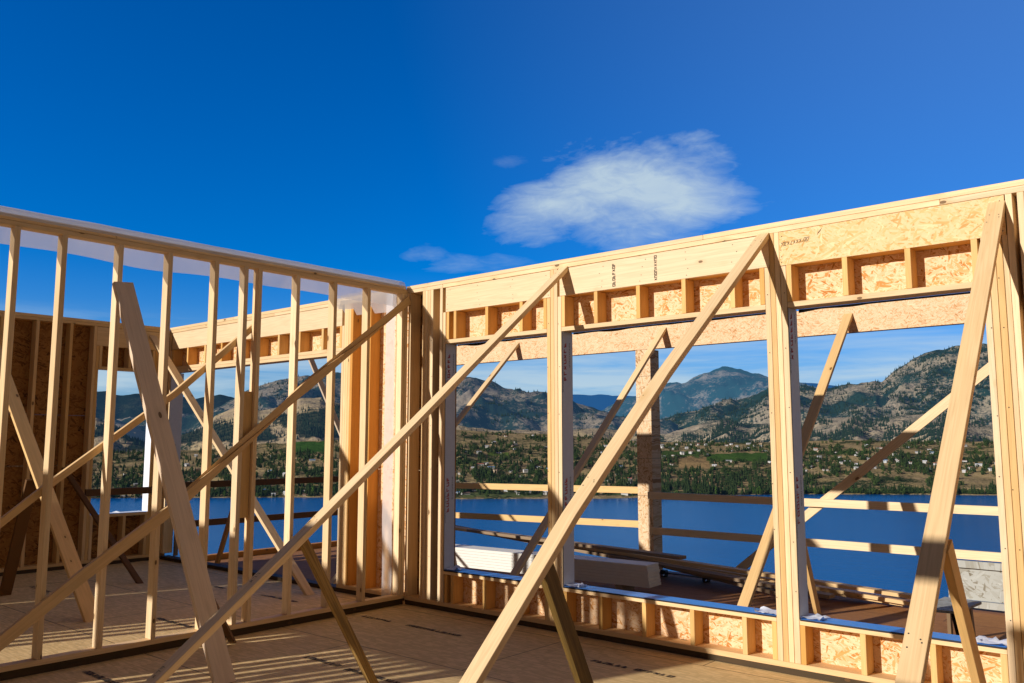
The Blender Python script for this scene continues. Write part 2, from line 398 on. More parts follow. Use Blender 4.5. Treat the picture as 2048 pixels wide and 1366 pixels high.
# handwriting and stamps on the headers
glyphs(wb, 'pencil_note', M['ink_soft'], (3.985, -.0016, 2.955), (1, 0, .06), (0, 0, 1), .20, .030, 9, 5, slant=.5, thick=.10)
glyphs(wb, 'pencil_note', M['ink_soft'], (4.25, -.0016, 3.0), (1, 0, 1.0), (0, 0, 1), .05, .012, 1, 8, thick=.15)
glyphs(wb, 'grade_stamp', M['ink_soft'], (2.545, -.0016, 2.84), (0, 0, 1), (-1, 0, 0), .20, .030, 8, 31, slant=0, thick=.22)
glyphs(wb, 'grade_stamp', M['ink_soft'], (2.945, -.0016, 2.84), (0, 0, 1), (-1, 0, 0), .21, .026, 9, 37, slant=0, thick=.22)
NAIL = None
def nail(par, p, nrm=(0, -1, 0), r_=.0038):
    global NAIL
    if NAIL is None:
        NAIL = bpy.data.meshes.new('nail_head'); NAIL.from_pydata([(r_ * math.cos(a), r_ * math.sin(a), 0) for a in [k * math.pi / 3 for k in range(6)]], [], [tuple(range(6))]); NAIL.materials.append(M['ink'])
    o = bpy.data.objects.new('nail_head', NAIL); C.objects.link(o); o.parent = par; o.matrix_parent_inverse = Matrix.Translation(-par.location)
    o.location = p; o.rotation_euler = Vector(nrm).to_track_quat('Z', 'Y').to_euler(); return o
def nails(par, pts, y=-.0018):
    for (x, z) in pts[:96]: nail(par, (x, y, z))
rr = random.Random(4)
pts = []
for x in [.58 + .41 * i for i in range(4)] + [2.0 + .405 * i for i in range(5)]:
    for z in (2.85, 2.90, 2.97, 3.03): pts.append((x + rr.uniform(-.03, .03), z + rr.uniform(-.008, .008)))
for x in (3.985, 5.39):
    for z in (2.84, 2.88, 2.93, 2.98, 3.03): pts.append((x + rr.uniform(-.006, .006), z))
for x in (.23, .35, 1.83, 1.95, 3.86, 3.99, 5.29, 5.36):
    for z in (.5, .9, 1.3, 1.75, 2.2, 2.6): pts.append((x + rr.uniform(-.008, .008), z + rr.uniform(-.05, .05)))
nails(wb, pts)

# ------------------------------------------------------------------ wall B left : doorway wall beyond the partition
wl = thing('stud_wall', (-2.5, 0, F), 'timber wall with one wide doorway and orange studs, beyond the open partition', 'wall')
topplates(wl, -4.95, -.135, 0, W, ([-2.4], [-3.3]))
for x in (-4.94, -4.90): stud(wl, x, z1=2.81 if x > -4.92 else T1)
piece('header', Ph, wl, -4.855, -1.08, 0, .038, 2.83, 3.062, axis=0, tint=.2)
piece('header_core', P, wl, -4.85, -1.085, .0395, .137, 2.832, 3.060, axis=0, tint=.9)
for z0, z1 in ((2.508, 2.545), (2.5465, 2.585)): piece('head_plate', P, wl, -4.858, -1.078, 0, W - .002, z0, z1, axis=0, tint=.3)
for x in (-4.857, -4.45, -4.0, -3.59, -3.17, -2.74, -2.31, -1.89, -1.45, -1.118): stud(wl, x, 2.586, 2.829, name='cripple_stud', mat=M['pine_cripple'])
for x in (-1.077, -1.0385, -1.0, -.9615): stud(wl, x, z0=.0435, z1=2.829 if x < -1.05 else T1)
stud(wl, -.923, mat=M['fir'], z0=.0435)
stud(wl, -.662, mat=P, z0=.0435); stud(wl, -.623, mat=M['fir'], z0=.0435)
piece('bottom_plate', P, wl, -1.078, -.135, 0, W, .005, .043, tint=.6)
piece('treated_plate', M['dark_plate'], wl, -4.95, -.14, .006, W - .004, F, .004)
sheet(wl, 'y', W + .001, -4.95, -1.08, 2.509, TOP - .02)
for z0, z1 in ((F, 1.262), (1.266, 1.890), (1.894, TOP - .02)): sheet(wl, 'y', W + .001, -1.078, -.034, z0, z1)
jamb(wl, -4.858, .62, 2.506, 41, depth=.19)
piece('door_stud', M['pine_brown'], wl, -4.861, -4.82, .15, .20, .0, .60, axis=2)

# ------------------------------------------------------------------ wall C : dark sheathed wall, face at x = -4.95
wc = thing('stud_wall', (-4.95, -2, F), 'shaded sheathed timber wall with one small window opening, at the far left', 'wall')
XC = -4.95
def topy(par, x0, x1, y0, y1):
    piece('top_plate', P, par, x0 + .001, x1 - .001, y0, y1 - .001, T1 + .0005, T2 - .0005, axis=1, tint=.6)
    piece('top_plate', P, par, x0 - .001, x1 + .001, y0, y1 - .001, T2 + .001, TOP, axis=1, tint=.5)
topy(wc, XC - W, XC, -8.2, -.001)
def studc(y, z0=.043, z1=T1, name='stud', mat=None, par=None, x0=XC - W, x1=XC):
    return piece(name, mat or P, par or wc, x0 + .002, x1 - random.uniform(0, .0015), y, y + .0378, z0 + .0005, z1 - .0005, axis=2, tint=random.uniform(.0, .35) if par else random.uniform(.3, 1))
for y in (-1.742, -1.335, -2.15, -2.56, -2.96, -3.37, -3.78, -4.19, -4.6, -5.0, -5.4, -5.8, -6.2, -6.6, -7.0, -7.4, -7.8, -8.18): studc(y)
studc(-1.032); studc(-.992, z1=2.81)
studc(-.19, z1=2.81); studc(-.151); studc(-.10); studc(-.05)
piece('header', Ph, wc, XC - .038, XC, -.993, -.152, 2.812, 3.062, axis=1, tint=.6)
piece('header_core', P, wc, XC - W + .002, XC - .0395, -.985, -.16, 2.814, 3.06, axis=1, tint=.9)
piece('head_plate', P, wc, XC - W + .002, XC, -.953, -.191, 2.503, 2.54, axis=1)
piece('rough_sill', P, wc, XC - W + .002, XC, -.953, -.191, .573, .611, axis=1)
for y in (-.951, -.56, -.23): studc(y, 2.5405, 2.811, 'cripple_stud')
for y in (-.951, -.525, -.23): studc(y, .0435, .5725, 'cripple_stud')
piece('bottom_plate', P, wc, XC - W, XC, -8.2, -.001, .005, .043, axis=1, tint=.7)
piece('treated_plate', M['dark_plate'], wc, XC - W + .004, XC - .006, -8.2, -.002, F, .004, axis=1)
od = M['osb_shade']
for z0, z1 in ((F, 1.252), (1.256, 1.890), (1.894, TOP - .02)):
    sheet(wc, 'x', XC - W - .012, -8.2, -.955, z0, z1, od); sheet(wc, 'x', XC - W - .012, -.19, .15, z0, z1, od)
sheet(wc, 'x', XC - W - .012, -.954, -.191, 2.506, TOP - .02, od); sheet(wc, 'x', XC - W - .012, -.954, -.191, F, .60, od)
j = piece('house_wrap', M['wrap_bright'], wc, XC - .165, XC - .004, -.1945, -.1915, .615, 2.50, world=True)
j = piece('sill_membrane', M['blue'], wc, XC - .165, XC + .002, -.951, -.195, .6115, .6145, axis=1, world=True)
mb = MB(); vs = [(XC - .16 + .02 * (i % 2), -.78 + .045 * i, .6165 + (.02 if i == 5 else .003)) for i in range(13)] + [(XC - .01, -.78 + .045 * i, .6165) for i in range(13)]
mb._add(vs, [(i, i + 1, i + 14, i + 13) for i in range(12)], [Vector(v) for v in vs], .5); mb.build('wrap_fold', M['wrap_bright'], j, bevel=0)
tag(MB().box(XC + .002, XC + .040, -1.04, -.09, .856, .945, axis=1).build('guard_rail', M['shade_brown_wood']), 'dark brown safety board nailed across the small window opening at far left', 'board')

# ------------------------------------------------------------------ wall A : open partition, face at x = 0, 2x4 studs
wa = thing('stud_wall', (-.045, -2.5, F), 'open unsheathed stud partition running from the corner toward the camera on the left', 'wall')
D = .089
ys = [-.512, -.935, -1.352, -1.748, -1.886, -2.165, -2.572, -2.970, -3.382, -3.700, -4.11]
for y in ys: studc(y - .005 if y not in (-.512,) else y - .02, z0=.057, par=wa, x0=-D, x1=0)
y = -4.52
ri = random.Random(17)
while y > -8.1:
    studc(y, z0=.057, par=wa, x0=-D, x1=0)
    if ri.random() < .42: studc(y - .039, z0=.057, par=wa, x0=-D, x1=0)
    y -= .406 + ri.uniform(-.05, .05)
studc(-.083, z0=.057, par=wa, x0=-D, x1=0); studc(-.042, z0=.057, par=wa, x0=-D, x1=0)
piece('top_plate', P, wa, -D, 0, -8.2, -.002, T1 - .012, T1 + .024, axis=1, tint=.45)
piece('top_plate', P, wa, -D - .001, .001, -3.0, -.034, T1 + .026, TOP - .004, axis=1, tint=.35)
piece('top_plate', P, wa, -D - .001, .001, -8.2, -3.003, T1 + .026, TOP - .004, axis=1, tint=.5)
piece('bottom_plate', P, wa, -D, 0, -8.2, -.002, .018, .0565, axis=1, tint=.4)
piece('treated_plate', M['dark_plate'], wa, -D + .003, -.012, -8.2, -.003, F, .017, axis=1)
piece('splice_block', M['pine'], wa, -D + .004, -.030, -1.845, -1.757, .915, 1.98, axis=2, tint=.9)

def sheetmesh(name, pts2, along, axis_u, amp, mat, par, seed=0, n=90):
    """plastic sheet: profile pts2 (a,z) swept along the other horizontal axis with ripples"""
    mb = MB(); vs = []; k = len(pts2)
    for i in range(n + 1):
        u = along[0] + (along[1] - along[0]) * i / n
        for j, (a, z) in enumerate(pts2):
            w = amp * noise.noise(Vector((u * 2.2, j * .9, seed))) * (1 if j else .3)
            dz = (.028 * noise.noise(Vector((u * 1.3, 5, seed))) if j == k - 1 else amp * .5 * noise.noise(Vector((u * 3, j, seed + 9))))
            vs.append((a + w, u, z + dz) if axis_u == 'y' else (u, a + w, z + dz))
    fs = [(i * k + j, i * k + j + 1, (i + 1) * k + j + 1, (i + 1) * k + j) for i in range(n) for j in range(k - 1)]
    mb._add(vs, fs, [Vector(v) for v in vs], .5)
    return mb.build(name, mat, par, bevel=0, smooth=True)
pl = sheetmesh('plastic_sheet', [(.006, 3.112), (.008, 3.150), (-.01, 3.176), (-.045, 3.192), (-.085, 3.186), (-.118, 3.150), (-.124, 3.06), (-.128, 2.94)],
          (-8.1, -.05), 'y', .008, M['plastic'], None, 3, 240)
tag(pl, 'long clear plastic sheet draped over the top plate of the open partition', 'plastic sheet')
pv = sheetmesh('plastic_sheet', [(-.10, 3.10), (-.102, 2.6), (-.105, 2.0), (-.10, 1.4), (-.102, .8), (-.10, .3), (-.098, .0)],
          (-.225, -.08), 'x', .012, M['plastic'], None, 8, 30)
tag(pv, 'narrow vertical strip of clear plastic hanging in the corner between the two walls', 'plastic sheet')
pw = sheetmesh('plastic_sheet', [(-.10, 3.145), (-.06, 3.10), (.0, 3.0), (.04, 2.93)], (-1.15, -.1), 'x', .02, M['plastic'], None, 12, 40)
tag(pw, 'short loose plastic sheet sagging over the doorway wall beside the corner', 'plastic sheet')

# stud walls beyond the left edge and behind the viewpoint (they throw the striped shade)
w2 = thing('stud_wall', (-2.6, -5.6, F), 'open stud partition in the left room, parallel to the one draped in plastic', 'wall')
y = -3.36
while y > -8.1:
    studc(y, z0=.043, par=w2, x0=-2.66, x1=-2.571); y -= .406 + ri.uniform(-.02, .07)
topy(w2, -2.66, -2.571, -8.2, -3.3)
piece('bottom_plate', P, w2, -2.66, -2.571, -8.2, -3.3, F, .043, axis=1)
w3 = thing('stud_wall', (4.0, -7.2, F), 'short sheathed wall added out of view to shade the right post and brace', 'wall')  # unseen wall, added and shaped to throw shade bands at the right
for x in [2.82, 3.2, 5.0, 5.4]: stud(w3, x, F + .038, T1, y0=-7.3, y1=-7.16)
piece('top_plate', P, w3, 2.8, 5.45, -7.3, -7.16, T1, T2, axis=0); piece('top_plate', P, w3, 2.8, 5.45, -7.301, -7.159, T2 + .001, TOP, axis=0)
piece('header', P, w3, 3.24, 4.99, -7.3, -7.17, 2.975, T1 - .001, axis=0)
piece('bottom_plate', P, w3, 2.8, 5.45, -7.3, -7.16, F, F + .038, axis=0)
sheet(w3, 'y', -7.313, 2.8, 5.45, F, 2.5)
w4 = thing('stud_wall', (-2.2, -8.2, F), 'front timber wall with two window openings on the side facing away from the lake', 'wall')
for x in [-4.94, -4.5, -4.1, -3.7, -3.28, -1.86, -1.4, .24, .3, .42]: stud(w4, x, F + .038, T1, y0=-8.36, y1=-8.22)
topplates(w4, -4.95, .46, -8.36, -8.22, ([-2.], [-1.]))
piece('bottom_plate', P, w4, -4.95, .46, -8.36, -8.22, F, F + .037, axis=0)
for a, b in ((-3.24, -1.87), (-1.36, .235)):
    piece('header', P, w4, a, b, -8.359, -8.222, 2.508, T1 - .001, axis=0); piece('rough_sill', P, w4, a, b, -8.359, -8.222, .303, .341, axis=0)
    sheet(w4, 'y', -8.373, a, b, F, .34)
for a, b in ((-4.95, -3.245), (-1.865, -1.365), (.24, .46)): sheet(w4, 'y', -8.373, a, b, F, TOP - .02)

# ------------------------------------------------------------------ braces
def brace(name, label, pts, w, t_, side, mat=P, group='timber braces holding the walls upright', cut=None, tint=None, twist=0, cat='brace'):
    o = MB().board(pts, w, t_, side, tint=tint, cut=cut, twist=twist).build(name, mat)
    return tag(o, label, cat, group)
WALLY = {0: ((0, 1, 0), -.0025)}
def fl(n): return {0: ((0, 1, 0), -.0025), n - 1: ((0, 0, 1), F)}
b1 = [(2.01, -.03, 3.03), (2.01, -1.756, 1.675), (2.01, -2.773, .895), (2.01, -3.597, .277), (2.01, -4.02, -.04)]
brace('wall_brace', 'longest pale brace, from the post left of the second opening down to the bottom left', b1, .089, .038, (1, 0, 0), cut=fl(5), tint=.25)
b2 = [(3.85, -.03, 3.03), (3.85, -1.46, 1.945), (3.85, -2.39, 1.18), (3.85, -3.13, .505), (3.85, -3.74, -.04)]
brace('wall_brace', 'long brace from the post left of the third opening down to the bottom centre', b2, .089, .038, (1, 0, 0), cut=fl(5), tint=.35)
b3 = [(5.37, -.04, 2.96), (5.365, -1.545, 1.33), (5.36, -2.212, .59), (5.355, -2.79, -.04)]
brace('wall_brace', 'steep brace at the far right, nailed high', b3, .094, .038, (1, 0, 0), cut=fl(4), tint=.45)
b4 = [(.0205, .0 - .01, 2.995), (.0205, -1.27, 2.03), (.0205, -2.45, 1.04), (.0205, -3.11, .60), (.0205, -3.95, -.02)]
brace('diagonal_brace', 'thin diagonal brace nailed across the near face of the open partition from its top corner', b4, .085, .038, (0, 1, .8), tint=.6)
b5 = [(-.109, -1.70, 2.575), (-.109, -2.42, 1.935), (-.109, -3.3, 1.27), (-.109, -4.6, .2)]
brace('diagonal_brace', 'diagonal brace on the back face of the open partition, ending between two close studs', b5, .05, .038, (0, -.7, 1), tint=.6)
brace('wall_brace', 'wide grey plank leaning against the open partition at left', [(.045, -2.955, 2.75), (.605, -2.80, 1.355), (1.165, -2.645, -.04)], .15, .038, (0, 1, 0),
      mat=M['pine_grey'], cut={2: ((0, 0, 1), F)}, tint=.4)
brace('wall_brace', 'brace in the left room from the shaded wall, crossing behind the first studs', [(-4.9, -2.35, 3.0), (-3.2, -2.35, 1.48), (-1.52, -2.35, -.04)], .14, .038, (0, 1, 0), cut={2: ((0, 0, 1), F)}, mat=P, tint=.8)
brace('wall_brace', 'pale brace beyond the partition, from the far corner down to the doorway floor', [(-4.88, -.28, 2.99), (-2.95, -.28, 1.42), (-1.16, -.28, -.04)], .10, .038, (0, 1, 0), cut={2: ((0, 0, 1), F)}, tint=.3)
def facemark(o, p, d, side, t_, kind, seed, length=.14, h=.05):
    """stamp or nail heads on the broad face of a plank: p on its centre line, d its direction, side its width"""
    d = Vector(d).normalized(); sd = Vector(side); sd = (sd - d * sd.dot(d)).normalized(); n = d.cross(sd)
    if n.dot(CAMV - Vector(p)) < 0: n = -n
    c = Vector(p) + n * (t_ / 2 + .0012)
    if kind == 'stamp': return glyphs(o, 'grade_stamp', M['ink_soft'], c - sd * h / 2, d, sd, length * .6, h * .5, 3, seed, slant=0, thick=.12)
    rr = random.Random(seed)
    for k in range(4):
        nail(o, c + d * (rr.uniform(-.03, .03) + (.03 if k > 1 else -.02)) + sd * ((-.5 + k % 2) * h + rr.uniform(-.008, .008)), n)
CAMV = Vector((6.445, -5.846, 1.55))
BR = {o['label'][:14]: o for o in C.objects if o.name.startswith('wall_brace')}
for o, P_ in ((BR['longest pale b'], b1), (BR['long brace fro'], b2), (BR['steep brace at'], b3)):
    d_ = Vector(P_[1]) - Vector(P_[0]); facemark(o, Vector(P_[0]) + d_ * .06 / d_.length * 1.6, d_, (1, 0, 0), .038, 'nail', 3)
    dl_ = Vector(P_[2]) - Vector(P_[1]); facemark(o, Vector(P_[1]) + dl_ * .8, dl_, (1, 0, 0), .038, 'nail', 7)
d_ = Vector(b1[3]) - Vector(b1[2]); facemark(BR['longest pale b'], Vector(b1[3]) - d_ * .12, d_, (1, 0, 0), .038, 'stamp', 12); facemark(BR['longest pale b'], Vector(b1[2]) + d_ * .2, d_, (1, 0, 0), .038, 'stamp', 13)
d_ = Vector((.56, .155, -1.395)); facemark(BR['wide grey plan'], (.075, -2.945, 2.67), d_, (0, 1, 0), .038, 'nail', 5, h=.07)
kg = 'short stakes propping the braces'
brace('brace_stake', 'knotty yellow brown stake under the longest pale brace', [(1.96, -2.62, .94), (1.96, -2.03, -.04)], .038, .058, (1, 0, 0), mat=M['stained'], group=kg, cut={1: ((0, 0, 1), F)}, tint=.2)
brace('brace_stake', 'dark stake under the brace at the bottom centre, half of it in black shade', [(3.82, -2.555, .955), (3.80, -2.02, -.04)], .040, .089, (1, 0, 0), mat=M['stake_shade'], group=kg, cut={1: ((0, 0, 1), F)}, tint=.1)
brace('brace_stake', 'orange stake with handwriting under the steep brace at the far right', [(5.40, -1.72, 1.10), (5.40, -.98, -.04)], .038, .09, (1, 0, 0), mat=M['pine'], group=kg, cut={1: ((0, 0, 1), F)}, tint=.95)
brace('brace_stake', 'thin dark red stake showing behind the foot of the wide grey plank', [(.88, -2.70, .64), (.19, -1.99, -.04)], .045, .03, (.7, .7, 0), mat=M['shade_brown_wood'], group=kg, cut={1: ((0, 0, 1), F)})
brace('brace_stake', 'dark stake at the far left edge under the left room brace', [(-2.97, -2.40, 1.17), (-3.53, -2.39, -.04)], .115, .038, (0, 1, 0), mat=M['shade_brown_wood'], group=kg, cut={1: ((0, 0, 1), F)})
brace('brace_stake', 'narrow dark brown stake from the small window wall down to the left room floor', [(-4.9, -1.33, 1.22), (-3.2, -1.11, -.04)], .06, .038, (0, 1, .2), mat=M['shade_brown_wood'], group=kg, cut={1: ((0, 0, 1), F)})
brace('brace_stake', 'short brown stake standing in the doorway against the blue lake', [(-4.16, .62, .66), (-4.08, .33, DK)], .075, .038, (1, 0, 0), mat=M['fir'], group=kg, cut={1: ((0, 0, 1), DK)})

# ------------------------------------------------------------------ floors
def slab(name, x0, x1, y0, y1, z, mat, th=.25):
    o = MB().box(x0, x1, y0, y1, z - th, z, world=True).build(name, mat, bevel=0); return struct(o)
slab('subfloor', -5.2, 9.0, -9.0, .145, F, M['subfloor'])
slab('deck_floor', -5.3, 7.8, .160, 4.35, DK, M['deckfloor'])
# stencilled panel marks on the subfloor
def marks(x0, y0, x1, n, seed, h=.05):
    return struct(glyphs(None, 'floor_stencil', M['ink_soft'], (x0, y0, F + .003), (1, 0, 0), (0, 1, 0), x1 - x0, h, n, seed, thick=.3))
for k, (x0, y0, x1, n) in enumerate([(.16, -.66, .55, 7), (.75, -.66, 1.39, 14), (1.0, -1.90, 1.4, 8), (1.5, -1.92, 2.06, 12), (2.68, -.60, 3.0, 6), (3.05, -.60, 3.36, 6), (.18, -3.15, .66, 10),
                                     (-3.88, -2.03, -3.33, 10), (-2.36, -.70, -2.15, 5), (-1.2, -1.94, -.6, 11), (-1.5, -.65, -.9, 11), (-.5, -1.93, -.2, 5), (3.3, -1.2, 3.7, 7)]):
    marks(x0, y0, x1, n, 50 + k)

# ------------------------------------------------------------------ deck frame outside
pf = thing('porch_frame', (.6, 4.2, F), 'strand board beam and boxed post of the deck roof, outside the window wall', 'porch frame')
MB().panel('y', 4.10, .09, -5.3, 8.0, 2.807, 3.120).build('beam', M['osb_beam'], pf, bevel=.003)
MB().box(.118, .352, 4.105, 4.33, DK, 2.805, axis=2).build('post', M['osb_post'], pf)
for z in (.83, 1.33, 1.62, 1.83, 2.15, 2.44):
    MB().box(.1165, .3535, 4.1035, 4.3315, z, z + .004).build('seam', M['ink_soft'], pf, bevel=0)
MB().box(5.75, 5.98, 4.105, 4.33, DK, 2.805, axis=2).build('post', M['osb_post'], pf)
MB().box(-5.28, -5.06, 4.105, 4.33, DK, 2.805, axis=2).build('post', M['osb_post'], pf)
rg = 'safety rails around the deck'
def rail(label, pts, mat=P, w=.092, tint=None): tag(MB().board(pts, w, .038, (0, 0, 1), tint=tint).build('guard_rail', mat), label, 'rail', rg)
rail('upper pale safety rail to the right of the boxed post', [(.30, 4.078, .842), (7.8, 4.078, .855)], tint=.1)
rail('lower pale safety rail to the right of the boxed post', [(.32, 4.078, .382), (7.8, 4.078, .392)], tint=.1)
rail('upper orange safety rail to the left of the boxed post', [(-5.0, 4.21, .82), (.112, 4.21, .897)], tint=.8)
rail('lower orange safety rail to the left of the boxed post', [(-5.0, 4.21, .335), (.112, 4.21, .440)], tint=.8)
rail('upper dark rail seen through the doorway beyond the partition', [(-5.15, .16, .935), (-5.15, 4.10, .935)], M['shade_brown_wood'])
rail('lower dark rail seen through the doorway beyond the partition', [(-5.15, .16, .385), (-5.15, 4.10, .385)], M['shade_brown_wood'])
dg = 'outdoor braces under the deck beam'
brace('deck_brace', 'thin outdoor brace from the deck beam seen in the left part of the first opening', [(-2.02, 4.08, 3.035), (-2.02, .64, DK)], .089, .038, (1, 0, 0), group=dg, cut={0: ((0, 1, 0), 4.096), 1: ((0, 0, 1), DK)}, tint=.3)
brace('deck_brace', 'outdoor brace from the deck beam in front of the boxed post', [(.575, 4.08, 3.045), (.575, .62, DK)], .089, .038, (1, 0, 0), mat=M['pine'], group=dg, cut={0: ((0, 1, 0), 4.096), 1: ((0, 0, 1), DK)}, tint=.4)
brace('deck_brace', 'outdoor brace from the deck beam seen in the left part of the third opening', [(3.03, 4.08, 2.99), (3.03, 1.05, .02), (3.03, .87, DK)], .10, .038, (1, 0, 0), group=dg, cut={0: ((0, 1, 0), 4.096), 2: ((0, 0, 1), DK)}, tint=.75)
brace('deck_brace', 'diagonal outdoor brace behind the rails rising to the right across the third opening', [(1.55, 4.118, -.02), (5.42, 4.118, 3.10)], .10, .03, (-.6, 0, .8), group=dg, tint=.2)
brace('deck_brace', 'pale diagonal outdoor brace seen through the top of the doorway beyond the partition', [(-5.08, 2.42, 3.02), (-5.08, 3.16, 1.666), (-5.08, 4.05, .0)], .09, .038, (0, 1, .5), group=dg, mat=M['pine_grey'])
brace('deck_stake', 'short orange stake outside, behind the post between the second and third openings', [(3.055, 2.22, 1.08), (3.055, 2.76, DK)], .038, .09, (1, 0, 0), group=dg, tint=.9, cut={1: ((0, 0, 1), DK)})
# curb along the deck edge left
tag(MB().box(-5.28, -5.17, .17, 4.32, DK, -.09, axis=1, tint=.9).build('edge_board', M['fir']), 'orange timber curb along the left edge of the deck beyond the doorway', 'curb board')
# stack of white siding boards
sg = 'white siding boards stacked on the deck'
names = ['lowest', 'second from the bottom', 'third from the bottom', 'fourth from the bottom', 'third from the top', 'second from the top', 'topmost']
ca, sa = math.cos(R(4.4)), math.sin(R(4.4))
def rot_box(L, w, x, y, z0, z1, name, mat, dx=0, parent=None):
    o = MB().box(-L, 0, 0, w, z0, z1, axis=0).build(name, mat, parent, bevel=.002)
    o.location = (x + dx * ca, y + dx * sa, 0); o.rotation_euler = (0, 0, R(4.4)); return o
for i in range(7):
    z0 = -.078 + i * .0352
    tag(rot_box(3.9, .29, 1.225 - (i * .004), 2.575, z0, z0 + .0334, 'siding_board', M['white_board'], dx=-.003 * ((i * 5) % 4)), names[i] + ' board in the white siding stack on the deck', 'board', sg)
for i, dx in enumerate((-.35, -1.5, -2.9)):
    o = rot_box(.09, .31, 1.225, 2.565, DK, -.079, 'stack_bearer', M['pine_brown'], dx=dx)
    tag(o, ['timber block under the right end of the white siding stack', 'timber block under the middle of the white siding stack', 'timber block under the left end of the white siding stack'][i], 'block', 'blocks under the siding stack')
# long planks
pg = 'long planks piled on the deck'
PL = [((-3.9, 3.62, .285), (3.85, 3.58, -.02), 'topmost long plank of the pile sloping down to the right along the deck', .12),
      ((-3.8, 3.90, .262), (3.0, 3.30, -.06), 'second long plank, crossing under the topmost one', .14),
      ((-3.7, 3.75, .24), (1.30, 3.2, .20), 'long plank of the pile whose end hangs over the white siding stack', .14),
      ((-1.0, 4.02, .08), (3.7, 3.62, -.09), 'long plank at the back of the pile beside the boxed post', .12),
      ((.4, 3.75, .02), (3.6, 3.72, -.12), 'lowest long plank of the pile on the right', .14),
      ((-.1, 4.0, .03), (2.6, 3.25, -.10), 'short plank skewed across the pile near the boxed post', .12)]
for k, (a, b, lab, w) in enumerate(PL):
    tag(MB().board([a, b], w, .038, (.1, 1, 0), tint=.6).build('loose_plank', M['pine_brown'] if k in (1, 2, 5) else P), lab, 'plank', pg)
for x in (-3.55,):
    so = thing('saw_horse', (x, 3.75, DK), 'low timber trestle holding up the left ends of the long planks', 'saw horse')
    MB().box(x - .045, x + .045, 3.45, 4.05, .175, .215, axis=1).build('top_rail', M['pine_brown'], so)
    for y in (3.5, 4.0):
        for s_ in (-1, 1): MB().board([(x, y, .18), (x + .14 * s_, y, DK)], .07, .025, (0, 1, 0)).build('leg', M['pine_brown'], so)
# pipe with clamps
pp = thing('steel_pipe', (2.1, 3.87, DK), 'blue grey steel pipe with black clamps lying along the planks', 'pipe')
def tube(mb, a, b, r, n=14):
    a, b = Vector(a), Vector(b); d = (b - a).normalized(); u = d.orthogonal().normalized(); w = d.cross(u)
    vs = [tuple(q + (u * math.cos(k * 2 * math.pi / n) + w * math.sin(k * 2 * math.pi / n)) * r) for q in (a, b) for k in range(n)]
    mb._add(vs, [(k, (k + 1) % n, n + (k + 1) % n, n + k) for k in range(n)] + [tuple(range(n - 1, -1, -1)), tuple(range(n, 2 * n))], [Vector(v) for v in vs], .5)
    return mb
tube(MB(), (.456, 3.96, -.124), (3.80, 3.79, -.124), .013).build('pipe', M['steel'], pp, smooth=False, bevel=0)
for x in (.62, 1.235, 1.97, 2.725):
    y = 3.93 - .05 * (x - .456)
    c_ = MB().box(x - .04, x + .04, y - .06, y + .03, DK, -.08).build('clamp', M['black_metal'], pp, bevel=.012)
    tube(MB(), (x + .02, y - .10, -.145), (x + .02, y - .055, -.135), .014).build('knob', M['chrome'], c_, bevel=.004)
tag(MB().box(2.42, 2.48, 3.60, 3.604, DK, -.08).build('paper_tag', M['tag']), 'small pale tag standing at the foot of the post beside the third opening', 'tag')
# weathered formwork panel and trestle at right
fp = thing('form_panel', (4.7, 4.0, DK), 'weathered grey plywood panel with a framed edge leaning at the lower right', 'panel')
def rb(mb, x0, x1, y0, y1, z0, z1, **k): return mb.box(x0, x1, y0, y1, z0, z1, **k)
MB().panel('y', 4.03, .015, 3.99, 5.7, -.06, .30).build('plywood', M['osb_grey'], fp, bevel=.001)
MB().box(3.95, 5.7, 3.99, 4.028, .262, .334, axis=0).build('frame_rail', M['osb_grey'], fp)
MB().box(3.955, 3.99, 3.99, 4.028, -.06, .261, axis=2).build('frame_rail', M['osb_grey'], fp)
MB().box(3.955, 5.7, 3.99, 4.028, -.13, -.062, axis=0).build('frame_rail', M['osb_grey'], fp)
st = thing('step_stool', (4.5, 2.1, DK), 'small low trestle with a grey plywood top, in front of the weathered panel', 'trestle')
mb = MB(); zt = .19
vs = [(4.30, 1.68, zt), (4.585, 1.74, zt), (4.63, 2.33, zt), (4.33, 2.38, zt)]
vs += [(x, y, z + .022) for x, y, z in vs]
mb._add(vs, [(3, 2, 1, 0), (4, 5, 6, 7), (0, 1, 5, 4), (1, 2, 6, 5), (2, 3, 7, 6), (3, 0, 4, 7)], [Vector(v) for v in vs], .5)
mb.build('top', M['osb_grey'], st, bevel=.002)
for (x, y, dx) in ((4.54, 1.80, .03), (4.55, 2.26, -.01), (4.34, 1.74, -.02), (4.38, 2.3, -.03)):
    MB().board([(x, y, zt), (x + dx, y + .12, DK)], .06, .03, (0, 1, 0)).build('leg', M['pine_brown'] if y > 2.0 else M['black_metal'], st)

